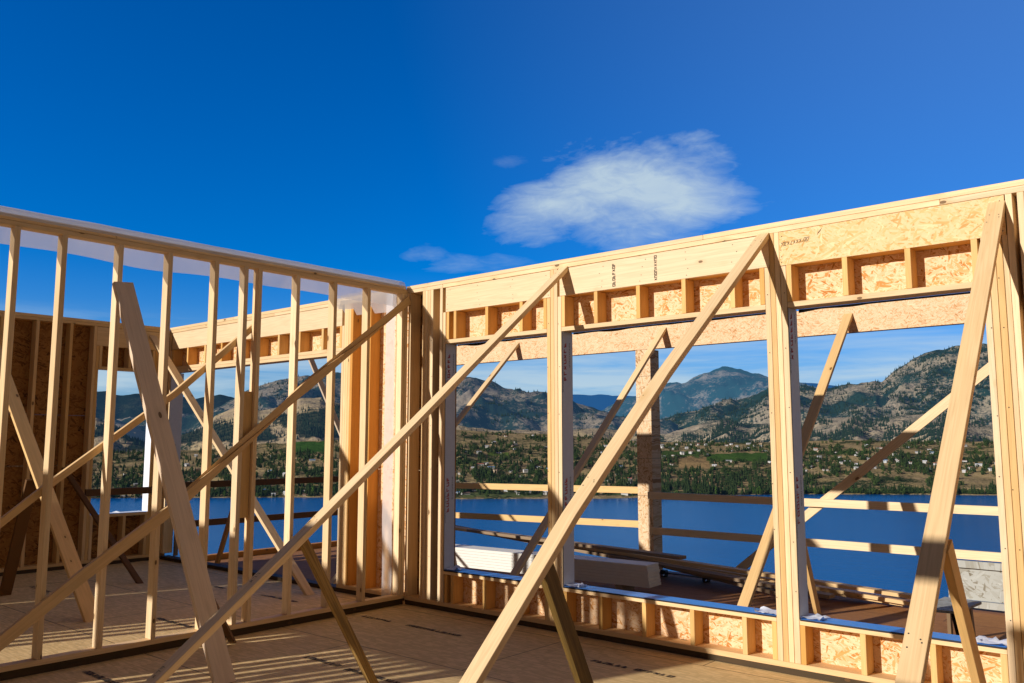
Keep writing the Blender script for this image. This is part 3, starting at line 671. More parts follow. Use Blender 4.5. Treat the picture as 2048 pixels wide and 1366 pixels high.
# ------------------------------------------------------------------ landscape
HEAD = 130.75; CAMP = Vector((6.445, -5.846, 1.55)); LAKE = -100.0
def dirv(az): a = R(HEAD - az); return Vector((math.cos(a), math.sin(a), 0))
def interp(tab, x):
    if x <= tab[0][0]: return tab[0][1]
    for (a, b), (c, d) in zip(tab, tab[1:]):
        if x <= c: return b + (d - b) * (x - a) / (c - a)
    return tab[-1][1]
T = dict(
 ridge_dark=[(-34, 3.2), (-28.53, 3.05), (-26.13, 3.03), (-25.44, 2.96), (-24.75, 2.82), (-23.91, 2.9), (-23.06, 2.86), (-21.61, 2.86), (-20.73, 2.75), (-18.95, 2.97), (-18.03, 2.79), (-16.19, 2.69), (-13.33, 1.75)],
 brown=[(-27.01, -0.62), (-25.76, 1.02), (-24.67, 1.33), (-22.97, 1.04), (-21.55, 1.3), (-19.51, 1.95), (-18.63, 2.4), (-17.73, 2.89), (-16.53, 3.65), (-15.29, 4.0), (-14.03, 4.19), (-12.76, 4.47), (-11.47, 4.46), (-9.51, 4.69), (-7.53, 4.95), (-5.53, 4.8), (-3.85, 4.47), (-2.83, 4.41), (-1.65, 3.98), (0.54, 3.37), (2.22, 3.2), (4.07, 2.73), (6.16, 1.95), (7.21, 1.39), (9.18, 1.0), (11, .2)],
 frontL=[(-29, -1), (-27.2, .9), (-26, 1.5), (-25, 1.2), (-24.0, .2), (-22.9, -0.1), (-20.06, 0.75), (-19.2, 1.63), (-18.01, 2.19), (-16.47, 1.98), (-15.23, 2.22), (-13.99, 2.82), (-12.72, 2.9), (-11.42, 2.48), (-10.11, 2.1), (-7.48, 1.78), (-4.15, 1.13), (-0.8, 0.8), (2.55, 0.73), (5.88, .9), (9.17, 0.5)],
 right=[(6.2, .4), (7.21, 1.12), (9.77, 1.38), (11.11, 1.83), (12.82, 2.05), (13.88, 2.3), (15.16, 2.8), (16.07, 3.05), (16.67, 3.33), (18.6, 3.39), (20.52, 3.38), (21.94, 3.69), (23.13, 3.81), (23.52, 3.68), (24.2, 4.18), (24.84, 4.65), (25.49, 4.99), (26.14, 5.36), (26.64, 5.55), (27.94, 5.63), (29.2, 5.68), (31.23, 5.63), (34.83, 5.07), (40, 4)],
 frontR=[(6.0, -0.5), (7.19, -0.2), (10.15, 0.52), (12.42, 1.17), (14.02, 1.48), (15.57, 1.09), (17.43, 1.24), (18.64, 1.07), (19.85, 1.5), (21.62, 1.61), (22.75, 1.2), (23.9, 1.49), (25.29, 1.63), (26.66, 1.67), (27.7, 1.3), (28.98, 0.99), (30.95, 0.97), (38, .9)],
 big=[(3, .8), (5.23, 1.79), (7.56, 2.78), (8.56, 3.04), (9.78, 3.42), (10.15, 3.78), (10.93, 3.94), (11.29, 3.87), (12.08, 4.25), (13.02, 4.6), (13.95, 4.84), (14.9, 4.76), (15.81, 4.44), (16.7, 4.23), (18.62, 3.8), (19.93, 3.42), (22.26, 2.91), (26, 2)],
 blue=[(-4, 2.5), (-0.81, 2.8), (2.56, 3.03), (4.07, 3.13), (5.24, 3.13), (5.91, 3.19), (6.74, 3.08), (7.9, 3.04), (12.47, 3.06), (17.51, 3.47), (18.74, 3.77), (19.34, 3.72), (19.94, 3.65), (21.7, 3.38), (24.53, 2.86), (30, 2.5)],
 town=[(-36, -.6), (-25.67, -0.63), (-20.01, -0.5), (-13.92, 0.13), (-10.72, 0.13), (-4.15, 0.86), (-0.8, 0.6), (2.54, 0.53), (7.19, 0.13), (10.78, -0.04), (15.54, -0.03), (21.55, 0.12), (25.76, -0.0), (36, -0.0)],
 shore=[(-36, -3.25), (-30.69, -3.29), (-25.53, -3.36), (-16.9, -3.53), (-10.64, -3.6), (-3.45, -3.78), (5.82, -3.74), (10.7, -3.56), (15.43, -3.37), (18.47, -3.29), (29.26, -3.08), (36, -3.0)])
def shore_r(az): return -(LAKE - 1.55) / math.tan(R(-interp(T['shore'], az))) * (1 + .006 * noise.noise(Vector((az * .9, 3, 0))))
def fbm(x, y, s, o=4, seed=0): return noise.fractal(Vector((x * s, y * s, seed)), 1.0, 2.0, o)
def ridged(x, y, s, o=5, seed=0): return noise.ridged_multi_fractal(Vector((x * s, y * s, seed)), .9, 2.1, o, 1.0, 2.0)
class Hill:
    def __init__(s, tab, rc, foot, zfoot, amp, sc, seed, az0, az1, rough=0.0, shape=1.0):
        s.tab, s.rc, s.foot, s.zfoot, s.amp, s.sc, s.seed, s.az0, s.az1, s.rough, s.shape = tab, rc, foot, zfoot, amp, sc, seed, az0, az1, rough, shape
    def foot_r(s, az): return s.foot(az) if callable(s.foot) else s.foot
    def z(s, az, r):
        f = s.foot_r(az); zc = 1.55 + s.rc * math.tan(R(interp(s.tab, az))); zf = s.zfoot
        t_ = (r - f) / (s.rc - f)
        p = CAMP + dirv(az) * r
        if t_ <= 1:
            t_ = max(t_, 0); base = zf + (zc - zf) * (t_ ** s.shape)
        else: base = zc - (zc - zf) * min(1, (t_ - 1) * 1.6) * .7
        env = min(1, t_ * 3) * (1 if t_ < .45 else max(0.04, 1 - (t_ - .45) / .5) if t_ <= 1 else .04)
        n = (ridged(p.x, p.y, s.sc, 5, s.seed) - 1.1) * s.amp * env
        n += fbm(p.x, p.y, s.sc * 7, 4, s.seed + 5) * s.amp * .10 * (1 if t_ > .02 else 0)
        return base + n
    def mesh(s, name, mat, nu, nv, col=None, backs=5):
        vs = []; rows = nv + backs
        for i in range(nu + 1):
            az = s.az0 + (s.az1 - s.az0) * i / nu; f = s.foot_r(az); d = dirv(az)
            for j in range(rows + 1):
                t_ = j / nv if j <= nv else 1 + (j - nv) * .09
                r = f + (s.rc - f) * t_
                if j == 0: z = s.zfoot - (3 if s.zfoot <= LAKE + 1 else 20)
                else: z = s.z(az, r)
                vs.append((CAMP.x + d.x * r, CAMP.y + d.y * r, z))
        k = rows + 1
        fs = [(i * k + j, (i + 1) * k + j, (i + 1) * k + j + 1, i * k + j + 1) for i in range(nu) for j in range(rows)]
        me = bpy.data.meshes.new(name); me.from_pydata(vs, [], fs)
        me.polygons.foreach_set('use_smooth', [True] * len(fs)); me.materials.append(mat)
        if col:
            a = me.color_attributes.new('patch', 'FLOAT_COLOR', 'POINT'); cols = []
            for v in vs:
                cols += col(v)
            a.data.foreach_set('color', cols)
        me.update()
        o = bpy.data.objects.new(name, me); C.objects.link(o); struct(o)
        return o

def land(name, grass, rock, forest, fthr, haze, hf, fs=.004, ws=1.0, patch=False):
    t = NT(name); g = t.n('ShaderNodeNewGeometry'); p = g.outputs['Position']
    w = t.noise(p, fs * 1.0, 7, .62, .3)
    w2 = t.noise(p, fs * 6, 5, .65)
    w3 = t.noise(p, fs * 30, 4, .6)
    sep = t.n('ShaderNodeSeparateXYZ'); t.l(g.outputs['Normal'], sep.inputs[0])
    c = t.mix(t.math('MULTIPLY_ADD', w2, 4, -1.6, clamp=True), (*grass, 1), (*rock, 1))
    c = t.mix(t.math('MULTIPLY_ADD', w3, 2.4, -.9, clamp=True), c, (*[q * .72 for q in grass], 1))
    f = t.math('ADD', t.math('MULTIPLY', w, .55), t.math('MULTIPLY', w3, .25))
    f = t.math('ADD', f, t.math('MULTIPLY', w2, .20))
    f = t.math('MULTIPLY', t.math('SUBTRACT', f, fthr), 16, clamp=True)
    c = t.mix(f, c, (*forest, 1))
    if patch:
        at = t.n('ShaderNodeAttribute'); at.attribute_name = 'patch'
        c = t.mix(at.outputs['Alpha'], c, t.mix(t.math('MULTIPLY', w3, .35), at.outputs['Color'], (*forest, 1)))
    b = t.n('ShaderNodeBsdfDiffuse'); t.l(c, b.inputs[0])
    bn = t.n('ShaderNodeBump'); bn.inputs['Strength'].default_value = .8; bn.inputs['Distance'].default_value = 14 * ws
    t.l(t.math('ADD', w2, t.math('MULTIPLY', w3, .35)), bn.inputs['Height']); t.l(bn.outputs[0], b.inputs['Normal'])
    # airlight imitated by a blue glow mixed into the slopes' own surface
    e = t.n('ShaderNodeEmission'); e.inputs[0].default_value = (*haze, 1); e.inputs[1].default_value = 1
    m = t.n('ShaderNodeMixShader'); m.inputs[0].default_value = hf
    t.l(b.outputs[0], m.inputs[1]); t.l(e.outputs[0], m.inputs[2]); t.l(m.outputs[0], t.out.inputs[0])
    return t.m
GR = (.44, .335, .18); RK = (.36, .27, .18); FO = (.022, .034, .014)
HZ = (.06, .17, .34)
def left_patches(v):
    p = Vector(v) - CAMP; r = math.hypot(p.x, p.y); az = HEAD - math.degrees(math.atan2(p.y, p.x)); el = math.degrees(math.atan2(p.z, r))
    w = .9 * noise.noise(Vector((az * .5, el * 1.2, 3))) + .5 * noise.noise(Vector((az * 1.9, el * 4, 7)))
    for (ca_, ce, ha, he) in [(-12.2, 1.25, 3.4, 1.05), (-22.6, .7, 3.6, 1.0), (-17.5, .5, 2.4, .6), (-6.5, .9, 1.6, .3)]:  # forest patches; the second also paints in hillside shade
        if ((az - ca_) / ha) ** 2 + ((el - ce) / he) ** 2 + w < .95: return [.016, .028, .013, .92]
    return [0, 0, 0, 0.0]
def patches(v):
    p = Vector(v) - CAMP; r = math.hypot(p.x, p.y); az = HEAD - math.degrees(math.atan2(p.y, p.x)); el = math.degrees(math.atan2(p.z, r))
    for (a0, a1, e0, e1, c) in [(12.8, 16.6, -1.25, -.72, (.055, .11, .018)), (11.0, 13.0, -1.7, -1.0, (.33, .21, .09)), (-1.6, -.2, -.95, -.65, (.12, .17, .03)), (-14.5, -11.8, -.7, .05, (.05, .12, .02)),
                                (9.9, 12.3, -.95, -.6, (.06, .10, .02)), (19.2, 22.5, -.75, -.55, (.07, .13, .03)), (-4.4, -1.5, -1.6, -1.2, (.20, .19, .06)), (-24.5, -22, -1.9, -1.5, (.26, .20, .08)), (-3.4, 2.0, -3.62, -3.3, (.13, .15, .05)), (6, 13, -3.5, -3.2, (.09, .13, .04))]:
        w = .12 * noise.noise(Vector((az * 2, el * 5, 0)))
        if a0 < az < a1 and e0 + w < el < e1 + w: return [*c, 1.0]
    return [0, 0, 0, 0.0]
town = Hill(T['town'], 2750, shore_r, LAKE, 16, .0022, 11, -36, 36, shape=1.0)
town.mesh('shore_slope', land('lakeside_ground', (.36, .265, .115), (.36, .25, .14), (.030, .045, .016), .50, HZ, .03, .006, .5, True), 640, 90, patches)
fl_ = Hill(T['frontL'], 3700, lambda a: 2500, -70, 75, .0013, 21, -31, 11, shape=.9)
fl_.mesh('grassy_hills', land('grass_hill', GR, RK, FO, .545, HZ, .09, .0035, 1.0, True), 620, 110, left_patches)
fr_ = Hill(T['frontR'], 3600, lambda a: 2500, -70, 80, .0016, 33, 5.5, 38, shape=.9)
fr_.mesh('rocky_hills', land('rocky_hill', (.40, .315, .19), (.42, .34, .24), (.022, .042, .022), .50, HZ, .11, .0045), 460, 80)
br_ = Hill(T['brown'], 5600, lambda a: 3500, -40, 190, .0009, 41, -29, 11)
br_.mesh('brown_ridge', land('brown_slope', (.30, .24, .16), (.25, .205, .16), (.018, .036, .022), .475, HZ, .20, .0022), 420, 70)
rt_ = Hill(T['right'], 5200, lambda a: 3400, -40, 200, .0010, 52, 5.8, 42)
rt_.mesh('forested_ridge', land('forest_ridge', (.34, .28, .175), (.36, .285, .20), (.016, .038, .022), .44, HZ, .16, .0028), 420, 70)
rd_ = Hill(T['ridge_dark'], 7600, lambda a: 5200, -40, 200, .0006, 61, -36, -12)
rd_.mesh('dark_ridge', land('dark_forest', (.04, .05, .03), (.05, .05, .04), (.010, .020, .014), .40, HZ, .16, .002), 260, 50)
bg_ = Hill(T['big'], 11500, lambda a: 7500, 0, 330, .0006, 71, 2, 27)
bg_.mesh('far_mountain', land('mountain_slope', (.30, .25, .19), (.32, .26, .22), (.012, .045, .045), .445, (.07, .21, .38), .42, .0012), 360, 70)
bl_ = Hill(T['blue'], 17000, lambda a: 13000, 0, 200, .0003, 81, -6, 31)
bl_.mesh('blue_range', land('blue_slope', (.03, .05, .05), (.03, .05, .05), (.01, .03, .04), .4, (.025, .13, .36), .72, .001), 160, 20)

# lake and ground
t = NT('lake_water'); g = t.n('ShaderNodeNewGeometry')
n1 = t.noise(t.mapping(g.outputs['Position'], (.05, .12, .1)), 1, 5, .6); n2 = t.noise(t.mapping(g.outputs['Position'], (.003, .006, .01)), 1, 4, .6)
b = t.n('ShaderNodeBsdfPrincipled'); t.l(t.mix(n2, (.0, .068, .23, 1), (.0, .105, .32, 1)), b.inputs['Base Color'])
b.inputs['Roughness'].default_value = .22; b.inputs['Specular IOR Level'].default_value = .08
bn = t.n('ShaderNodeBump'); bn.inputs[0].default_value = .5; bn.inputs['Distance'].default_value = .6; t.l(n1, bn.inputs['Height']); t.l(bn.outputs[0], b.inputs['Normal'])
t.l(b.outputs[0], t.out.inputs[0]); M['lake'] = t.m
def sheet_obj(name, vs, fs, mat):
    me = bpy.data.meshes.new(name); me.from_pydata(vs, [], fs); me.materials.append(mat); me.update()
    o = bpy.data.objects.new(name, me); C.objects.link(o); return struct(o)
n = 64; vs = [(0, 0, LAKE)] + [(24000 * math.cos(k * 2 * math.pi / n), 24000 * math.sin(k * 2 * math.pi / n), LAKE) for k in range(n)]
sheet_obj('lake', vs, [(0, 1 + k, 1 + (k + 1) % n) for k in range(n)], M['lake'])
# bluff the house stands on
vs = []; fs = []; n = 72; rings = [(0, -1.2), (9, -1.6), (14, -6), (45, -34), (110, -80), (170, -104)]
for r, z in rings:
    for k in range(n):
        a = k * 2 * math.pi / n; c_, s_ = math.cos(a), math.sin(a)
        back = max(0, -(s_ * .8 - c_ * .55))        # the hill climbs away behind the house
        zz = z * (1 - back * .95) + (noise.noise(Vector((c_ * 3 + r * .05, s_ * 3, 0))) * .06 * r if r > 9 else 0)
        if r > 9: zz = min(zz, -1.6 - r * .03) if back < .2 else min(zz, -1.6)
        vs.append((1 + r * c_ * (1 + back * 2), -3 + r * s_ * (1 + back * 2), zz))
for i in range(len(rings) - 1):
    for k in range(n):
        fs.append((i * n + k, i * n + (k + 1) % n, (i + 1) * n + (k + 1) % n, (i + 1) * n + k))
sheet_obj('bluff_ground', vs, fs, land('bluff_earth', (.26, .19, .09), (.28, .21, .14), (.05, .06, .03), .56, HZ, 0, .15, .02))

# ---- trees and houses on the far shore
def leafmat(name, a, b, haze=.03):
    t = NT(name); g = t.n('ShaderNodeNewGeometry')
    nz = t.noise(g.outputs['Position'], .35, 4, .7); oi = t.n('ShaderNodeObjectInfo')
    c = t.mix(t.math('MULTIPLY_ADD', nz, 3, -1.1, clamp=True), (*a, 1), (*b, 1))
    d = t.n('ShaderNodeBsdfDiffuse'); t.l(c, d.inputs[0])
    e = t.n('ShaderNodeEmission'); e.inputs[0].default_value = (*HZ, 1); m = t.n('ShaderNodeMixShader'); m.inputs[0].default_value = haze  # haze painted as a faint blue glow of the foliage
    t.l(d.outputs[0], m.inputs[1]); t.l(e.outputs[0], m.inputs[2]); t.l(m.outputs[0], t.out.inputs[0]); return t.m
M['leaf_dark'] = leafmat('conifer_foliage', (.014, .026, .010), (.045, .065, .022))
M['leaf_green'] = leafmat('broadleaf_foliage', (.030, .055, .014), (.085, .125, .030))
M['leaf_poplar'] = leafmat('poplar_foliage', (.045, .095, .014), (.11, .19, .03))
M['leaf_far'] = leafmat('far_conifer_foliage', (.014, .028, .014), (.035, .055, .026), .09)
M['bark'] = flat('bark', (.10, .07, .05), .9)
def tree_geo(kind, h, rr):
    """list of (verts, faces) : many small leaf clumps spread through the crown"""
    V, Fc = [], []
    def tri(c, s, nrm=None):
        a = rr.uniform(0, 6.28); q = []
        for k in range(3):
            aa = a + k * 2.1 + rr.uniform(-.3, .3)
            q.append((c[0] + s * math.cos(aa) * rr.uniform(.6, 1), c[1] + s * math.sin(aa) * rr.uniform(.6, 1), c[2] + s * rr.uniform(-.45, .45)))
        o = len(V); V.extend(q); Fc.append((o, o + 1, o + 2))
    if kind == 'conifer':
        for lv in range(7):
            z = h * (.12 + .80 * lv / 7); R_ = h * .22 * (1 - lv / 7.3) * rr.uniform(.75, 1.15)
            o = len(V); n_ = 7
            for k in range(n_): a = k * 2 * math.pi / n_ + lv; V.append((R_ * math.cos(a) * rr.uniform(.65, 1.2), R_ * math.sin(a) * rr.uniform(.65, 1.2), z + rr.uniform(-.04, .02) * h))
            V.append((0, 0, z + h * .22)); 
            for k in range(n_): Fc.append((o + k, o + (k + 1) % n_, o + n_))
    else:
        tall = kind == 'poplar'
        nn = 46
        for _ in range(nn):
            u = rr.uniform(-1, 1); a = rr.uniform(0, 6.28); rad = math.sqrt(max(0, 1 - u * u)) * rr.uniform(.55, 1.05)
            Rx = h * (.13 if tall else .42); c = (Rx * rad * math.cos(a), Rx * rad * math.sin(a), h * (.55 + (.44 if tall else .40) * u))
            s_ = h * (.09 if tall else .17)
            for k in range(2): tri((c[0], c[1], c[2] + rr.uniform(-.03, .03) * h), s_)
            o = len(V); V.extend([(c[0], c[1], c[2] + s_ * .7), (c[0] + s_ * .6, c[1], c[2] - s_ * .4), (c[0] - s_ * .4, c[1] + s_ * .5, c[2] - s_ * .4), (c[0] - s_ * .3, c[1] - s_ * .5, c[2] - s_ * .4)])
            Fc.extend([(o, o + 1, o + 2), (o, o + 2, o + 3), (o, o + 3, o + 1)])
    return V, Fc
def hit_el(hill, az, el, r0, r1, step=12):
    r = r0; te = math.tan(R(el))
    while r < r1:
        if hill.z(az, r) >= 1.55 + r * te: return r
        r += step
    return None
def pos(hill, az, r, dz=0):
    d = dirv(az); return Vector((CAMP.x + d.x * r, CAMP.y + d.y * r, max(hill.z(az, r), LAKE + .6) + dz))
rt = random.Random(99)
def dens(az, el, seed): return noise.noise(Vector((az * .9, el * 2.6, seed))) + .5 * noise.noise(Vector((az * 2.6, el * 7, seed + 4)))
def mass(name, label, mat, items, cat='woodland', npro=8, kind='conifer'):
    protos = [tree_geo(kind, 1.0, random.Random(k + 5)) for k in range(npro)]
    V, Fc = [], []
    for (p, h, a) in items:
        pv, pf_ = protos[rt.randrange(npro)]; o = len(V); c_, s_ = math.cos(a) * h, math.sin(a) * h
        V += [(p.x + x * c_ - y * s_, p.y + x * s_ + y * c_, p.z + z * h) for x, y, z in pv]
        Fc += [tuple(i + o for i in f) for f in pf_]
    me = bpy.data.meshes.new(name); me.from_pydata(V, [], Fc); me.materials.append(mat); me.update()
    o = bpy.data.objects.new(name, me); C.objects.link(o); tag(o, label, cat); o['kind'] = 'stuff'; return o
con, bro = [], []
for _ in range(17000):
    az = rt.uniform(-31, 33); el = rt.uniform(-3.55, .6)
    d_ = dens(az, el, 2)
    belt = (el < -2.3 and 8 < az < 19)               # dark pines on the bank right of centre
    if az > 19.5 and -3.0 < el < -2.0 and d_ < .25: continue
    if d_ < (-.3 if belt else -.10 + .25 * max(0, el + .6)): continue
    r = hit_el(town, az, el, shore_r(az) + 15, 2750)
    if not r: continue
    pp_ = pos(town, az, r, -.8)
    if any(a0 < az < a1 and e0 < el < e1 for (a0, a1, e0, e1) in [(12.8, 16.6, -1.25, -.72), (11.0, 13.0, -1.7, -1.0), (-14.5, -11.8, -.7, .05), (9.9, 12.3, -.95, -.6)]): continue
    if rt.random() < (.75 if belt else .35): con.append((pp_, rt.uniform(9, 21), rt.random() * 6))
    else: bro.append((pp_, rt.uniform(6, 11), rt.random() * 6))
mass('woodland', 'dark pine woods among the houses on the far lakeside', M['leaf_dark'], con)
mass('woodland', 'green broadleaf woods and orchards among the houses on the far lakeside', M['leaf_green'], bro, npro=6, kind='broad')
far = []
for hill, a0, a1, e0, e1, r0, r1, N, thr in ((fl_, -30, 10, -.5, 2.9, 2520, 3700, 2600, .10), (fr_, 6.5, 34, -.3, 1.8, 2520, 3600, 6000, -.05), (rt_, 7, 36, 1, 5.5, 3420, 5200, 9000, -.12), (br_, -20, 8, 1, 4.9, 3520, 5600, 3000, .08)):
    for _ in range(N):
        az = rt.uniform(a0, a1); el = rt.uniform(e0, e1)
        if noise.noise(Vector((az * .7, el * 1.6, a0))) < thr: continue
        r = hit_el(hill, az, el, r0, r1, 25)
        if r: far.append((pos(hill, az, r, -1), rt.uniform(11, 20), rt.random() * 6))
for _ in range(5200):
    az = rt.uniform(-27, -5); el = rt.uniform(-.2, 2.4); d_ = dirv(az)
    if left_patches((CAMP.x + d_.x * 3000, CAMP.y + d_.y * 3000, CAMP.z + 3000 * math.tan(R(el))))[3] < .5 and rt.random() > .06: continue
    r = hit_el(fl_, az, el, 2520, 3700, 25)
    if r: far.append((pos(fl_, az, r, -1), rt.uniform(9, 17), rt.random() * 6))
mass('woodland', 'scattered conifers on the dry hills above the town', M['leaf_far'], far, npro=5)

def tree_proto(kind, mat, seed, h):
    V, Fc = tree_geo(kind, h, random.Random(seed)); me = bpy.data.meshes.new('crown'); me.from_pydata(V, [], Fc); me.materials.append(mat)
    r = h * .02; o = len(V)
    # trunk in the same small mesh
    tv = [(r * 1.6 * math.cos(k * 1.57), r * 1.6 * math.sin(k * 1.57), 0) for k in range(4)] + [(r * .6 * math.cos(k * 1.57), r * .6 * math.sin(k * 1.57), h * .6) for k in range(4)]
    me2 = bpy.data.meshes.new(kind); me2.from_pydata(V + tv, [], Fc + [(o + k, o + (k + 1) % 4, o + 4 + (k + 1) % 4, o + 4 + k) for k in range(4)])
    me2.materials.append(mat); me2.materials.append(M['bark'])
    for p in me2.polygons[-4:]: p.material_index = 1
    me2.update(); return me2
kinds = [('pine_tree', [tree_proto('conifer', M['leaf_dark'], k, 15) for k in range(5)], 'tall dark pine standing on the lower bank above the far shore', 'tree', 'pines near the far shore', (-2.9, -3.5), 70, (.8, 1.5)),
         ('poplar_tree', [tree_proto('poplar', M['leaf_poplar'], k + 20, 14) for k in range(4)], 'slim bright green poplar near the water on the far shore', 'tree', 'poplars near the far shore', (-3.25, -3.6), 34, (.7, 1.25)),
         ('shade_tree', [tree_proto('broad', M['leaf_green'], k + 40, 9) for k in range(4)], 'round green tree beside the lakeside houses', 'tree', 'round trees near the far shore', (-3.2, -3.65), 70, (.7, 1.4))]
for nm, ms, lab, cat, grp, (e1, e0), N, (s0, s1) in kinds:
    cnt = 0
    while cnt < N:
        az = rt.uniform(-27, 31); el = rt.uniform(e0, e1)
        if nm == 'poplar_tree' and az > 20: continue
        if nm == 'pine_tree' and not (az < -9 or 8 < az < 18) and rt.random() < .7: continue
        r = hit_el(town, az, el, shore_r(az) + 6, 2600, 6)
        if not r: continue
        o = bpy.data.objects.new(nm, rt.choice(ms)); C.objects.link(o); o.location = pos(town, az, r, -.4)
        k = rt.uniform(s0, s1); o.scale = (k, k, k); o.rotation_euler = (0, 0, rt.random() * 6); tag(o, lab, cat, grp); cnt += 1
# houses
def hm(name, c, rough=.6): return flat(name, c, rough, .06, .5, bump=0)
HW = dict(white=hm('white_house_wall', (.54, .52, .48)), tan=hm('tan_house_wall', (.55, .42, .28)), grey=hm('grey_house_wall', (.5, .52, .52)))
HR = dict(grey=hm('grey_roof', (.30, .30, .30)), brown=hm('brown_roof', (.20, .12, .08)), white=hm('white_roof', (.62, .62, .62)), blue=hm('blue_roof', (.12, .22, .35)), red=hm('red_roof', (.36, .13, .08)))
GL = flat('window_dark', (.03, .04, .06), .2)
def house_mesh(L, Wd, h, rh, wall, roof, wing):
    V, Fc, mi = [], [], []
    def gable(x0, x1, y0, y1, h, rh, ax=0, z0=0):
        o = len(V); e = .5
        V.extend([(x0, y0, z0 - 3), (x1, y0, z0 - 3), (x1, y1, z0 - 3), (x0, y1, z0 - 3), (x0, y0, h), (x1, y0, h), (x1, y1, h), (x0, y1, h)])
        for f in [(0, 1, 5, 4), (1, 2, 6, 5), (2, 3, 7, 6), (3, 0, 4, 7)]: Fc.append(tuple(o + i for i in f)); mi.append(0)
        o = len(V)
        if ax == 0:
            ym = (y0 + y1) / 2; V.extend([(x0 - e, y0 - e, h), (x1 + e, y0 - e, h), (x1 + e, y1 + e, h), (x0 - e, y1 + e, h), (x0 - e, ym, h + rh), (x1 + e, ym, h + rh)])
            q = [((0, 1, 5, 4), 1), ((2, 3, 4, 5), 1), ((3, 0, 4), 0), ((1, 2, 5), 0)]
        else:
            xm = (x0 + x1) / 2; V.extend([(x0 - e, y0 - e, h), (x1 + e, y0 - e, h), (x1 + e, y1 + e, h), (x0 - e, y1 + e, h), (xm, y0 - e, h + rh), (xm, y1 + e, h + rh)])
            q = [((1, 2, 5, 4), 1), ((3, 0, 4, 5), 1), ((0, 1, 4), 0), ((2, 3, 5), 0)]
        for f, m_ in q: Fc.append(tuple(o + i for i in f)); mi.append(m_)
    gable(-L / 2, L / 2, -Wd / 2, Wd / 2, h, rh)
    if wing: gable(-L * .1, L * .3, -Wd / 2 - 3.5, -Wd / 2 + .5, h * .85, rh * .8, 1)
    for k in range(int(L // 2.6)):          # window openings on the lake side
        x = -L / 2 + 1.3 + k * 2.6; o = len(V)
        if wing and -L * .12 < x < L * .3: continue
        for zz in ([1.1] if h < 4 else [1.1, h - 1.9]):
            o = len(V); V.extend([(x - .6, -Wd / 2 - .05, zz), (x + .6, -Wd / 2 - .05, zz), (x + .6, -Wd / 2 - .05, zz + 1.1), (x - .6, -Wd / 2 - .05, zz + 1.1)]); Fc.append((o, o + 1, o + 2, o + 3)); mi.append(2)
    me = bpy.data.meshes.new('house'); me.from_pydata(V, [], Fc)
    for m_ in (wall, roof, GL): me.materials.append(m_)
    me.polygons.foreach_set('material_index', mi); me.update(); return me
HK = [('white', 'grey', 'small white house with a grey roof among the trees above the far shore'), ('white', 'brown', 'small white house with a brown roof among the trees above the far shore'),
      ('white', 'white', 'bright white low building with a white roof above the far shore'), ('tan', 'brown', 'tan house with a brown roof among the trees above the far shore'),
      ('grey', 'blue', 'grey house with a bluish roof among the trees above the far shore'), ('white', 'red', 'white house with a reddish roof among the trees above the far shore')]
HM = {}
for k, (w_, r_, lab) in enumerate(HK):
    HM[k] = [house_mesh(L, Wd, h, rh, HW[w_], HR[r_], wing) for (L, Wd, h, rh, wing) in ((13, 8, 3.4, 2.2, True), (10, 8, 5.6, 2.2, False), (17, 9, 3.2, 1.8, False), (12, 9, 5.8, 2.4, True))]
used = []
def put_house(az, el, grp):
    r = hit_el(town, az, el, shore_r(az) + 12, 2740, 6)
    if not r: return False
    p = pos(town, az, r)
    for q in used:
        if (q - p).length < 19: return False
    used.append(p); k = rt.choices(range(6), (6, 4, 5, 2, 2, 1))[0]
    o = bpy.data.objects.new('house', rt.choice(HM[k])); C.objects.link(o); o.location = p
    o.rotation_euler = (0, 0, R(HEAD - az - 90) + rt.uniform(-.6, .6)); s_ = rt.uniform(.62, .98); o.scale = (s_, s_, s_)
    tag(o, HK[k][2], 'house', grp); return True
cnt = 0
while cnt < 62:      # row along the water
    az = rt.choice((rt.uniform(-26, -9), rt.uniform(-4, 9.5), rt.uniform(4, 9.5)))
    if put_house(az, rt.uniform(-3.5, -3.05), 'houses in the town across the lake'): cnt += 1
zones = [(-26, -9, -3, -.9, 20), (-4.2, 2, -2.9, .4, 34), (2, 8, -2.9, -.2, 18), (8, 18, -1.6, -.15, 42), (18, 33, -1.9, -.2, 70)]
for (a0, a1, e0, e1, N) in zones:
    cnt = tries = 0
    while cnt < N and tries < 900:
        tries += 1; az = rt.uniform(a0, a1); el = rt.uniform(e0, e1)
        if any(b0 < az < b1 and c0 < el < c1 for (b0, b1, c0, c1) in [(12.8, 16.6, -1.25, -.72), (11.0, 13.0, -1.7, -1.0)]): continue
        if put_house(az, el, 'houses in the town across the lake'): cnt += 1

# ------------------------------------------------------------------ sky, sun, camera
SAZ, SEL = 71.0, 19.4      # direction the light travels (degrees from +X), elevation
w = bpy.data.worlds.new("World"); S.world = w; w.use_nodes = True; nt = w.node_tree; nt.nodes.clear()
class WT(NT):
    def __init__(s): s.t = nt
q = WT(); out = q.n('ShaderNodeOutputWorld'); bg = q.n('ShaderNodeBackground')
sky = q.n('ShaderNodeTexSky'); sky.sky_type = 'NISHITA'; sky.sun_disc = False; sky.sun_elevation = R(SEL)
sx, sy = -math.cos(R(SAZ)), -math.sin(R(SAZ)); sky.sun_rotation = math.atan2(sx, sy)
sky.altitude = 400; sky.air_density = 1.0; sky.dust_density = .4; sky.ozone_density = 3.0
hs = q.n('ShaderNodeHueSaturation'); hs.inputs['Saturation'].default_value = 1.6; hs.inputs['Value'].default_value = 1.0
q.l(sky.outputs[0], hs.inputs['Color'])
tc = q.n('ShaderNodeTexCoord').outputs['Generated']
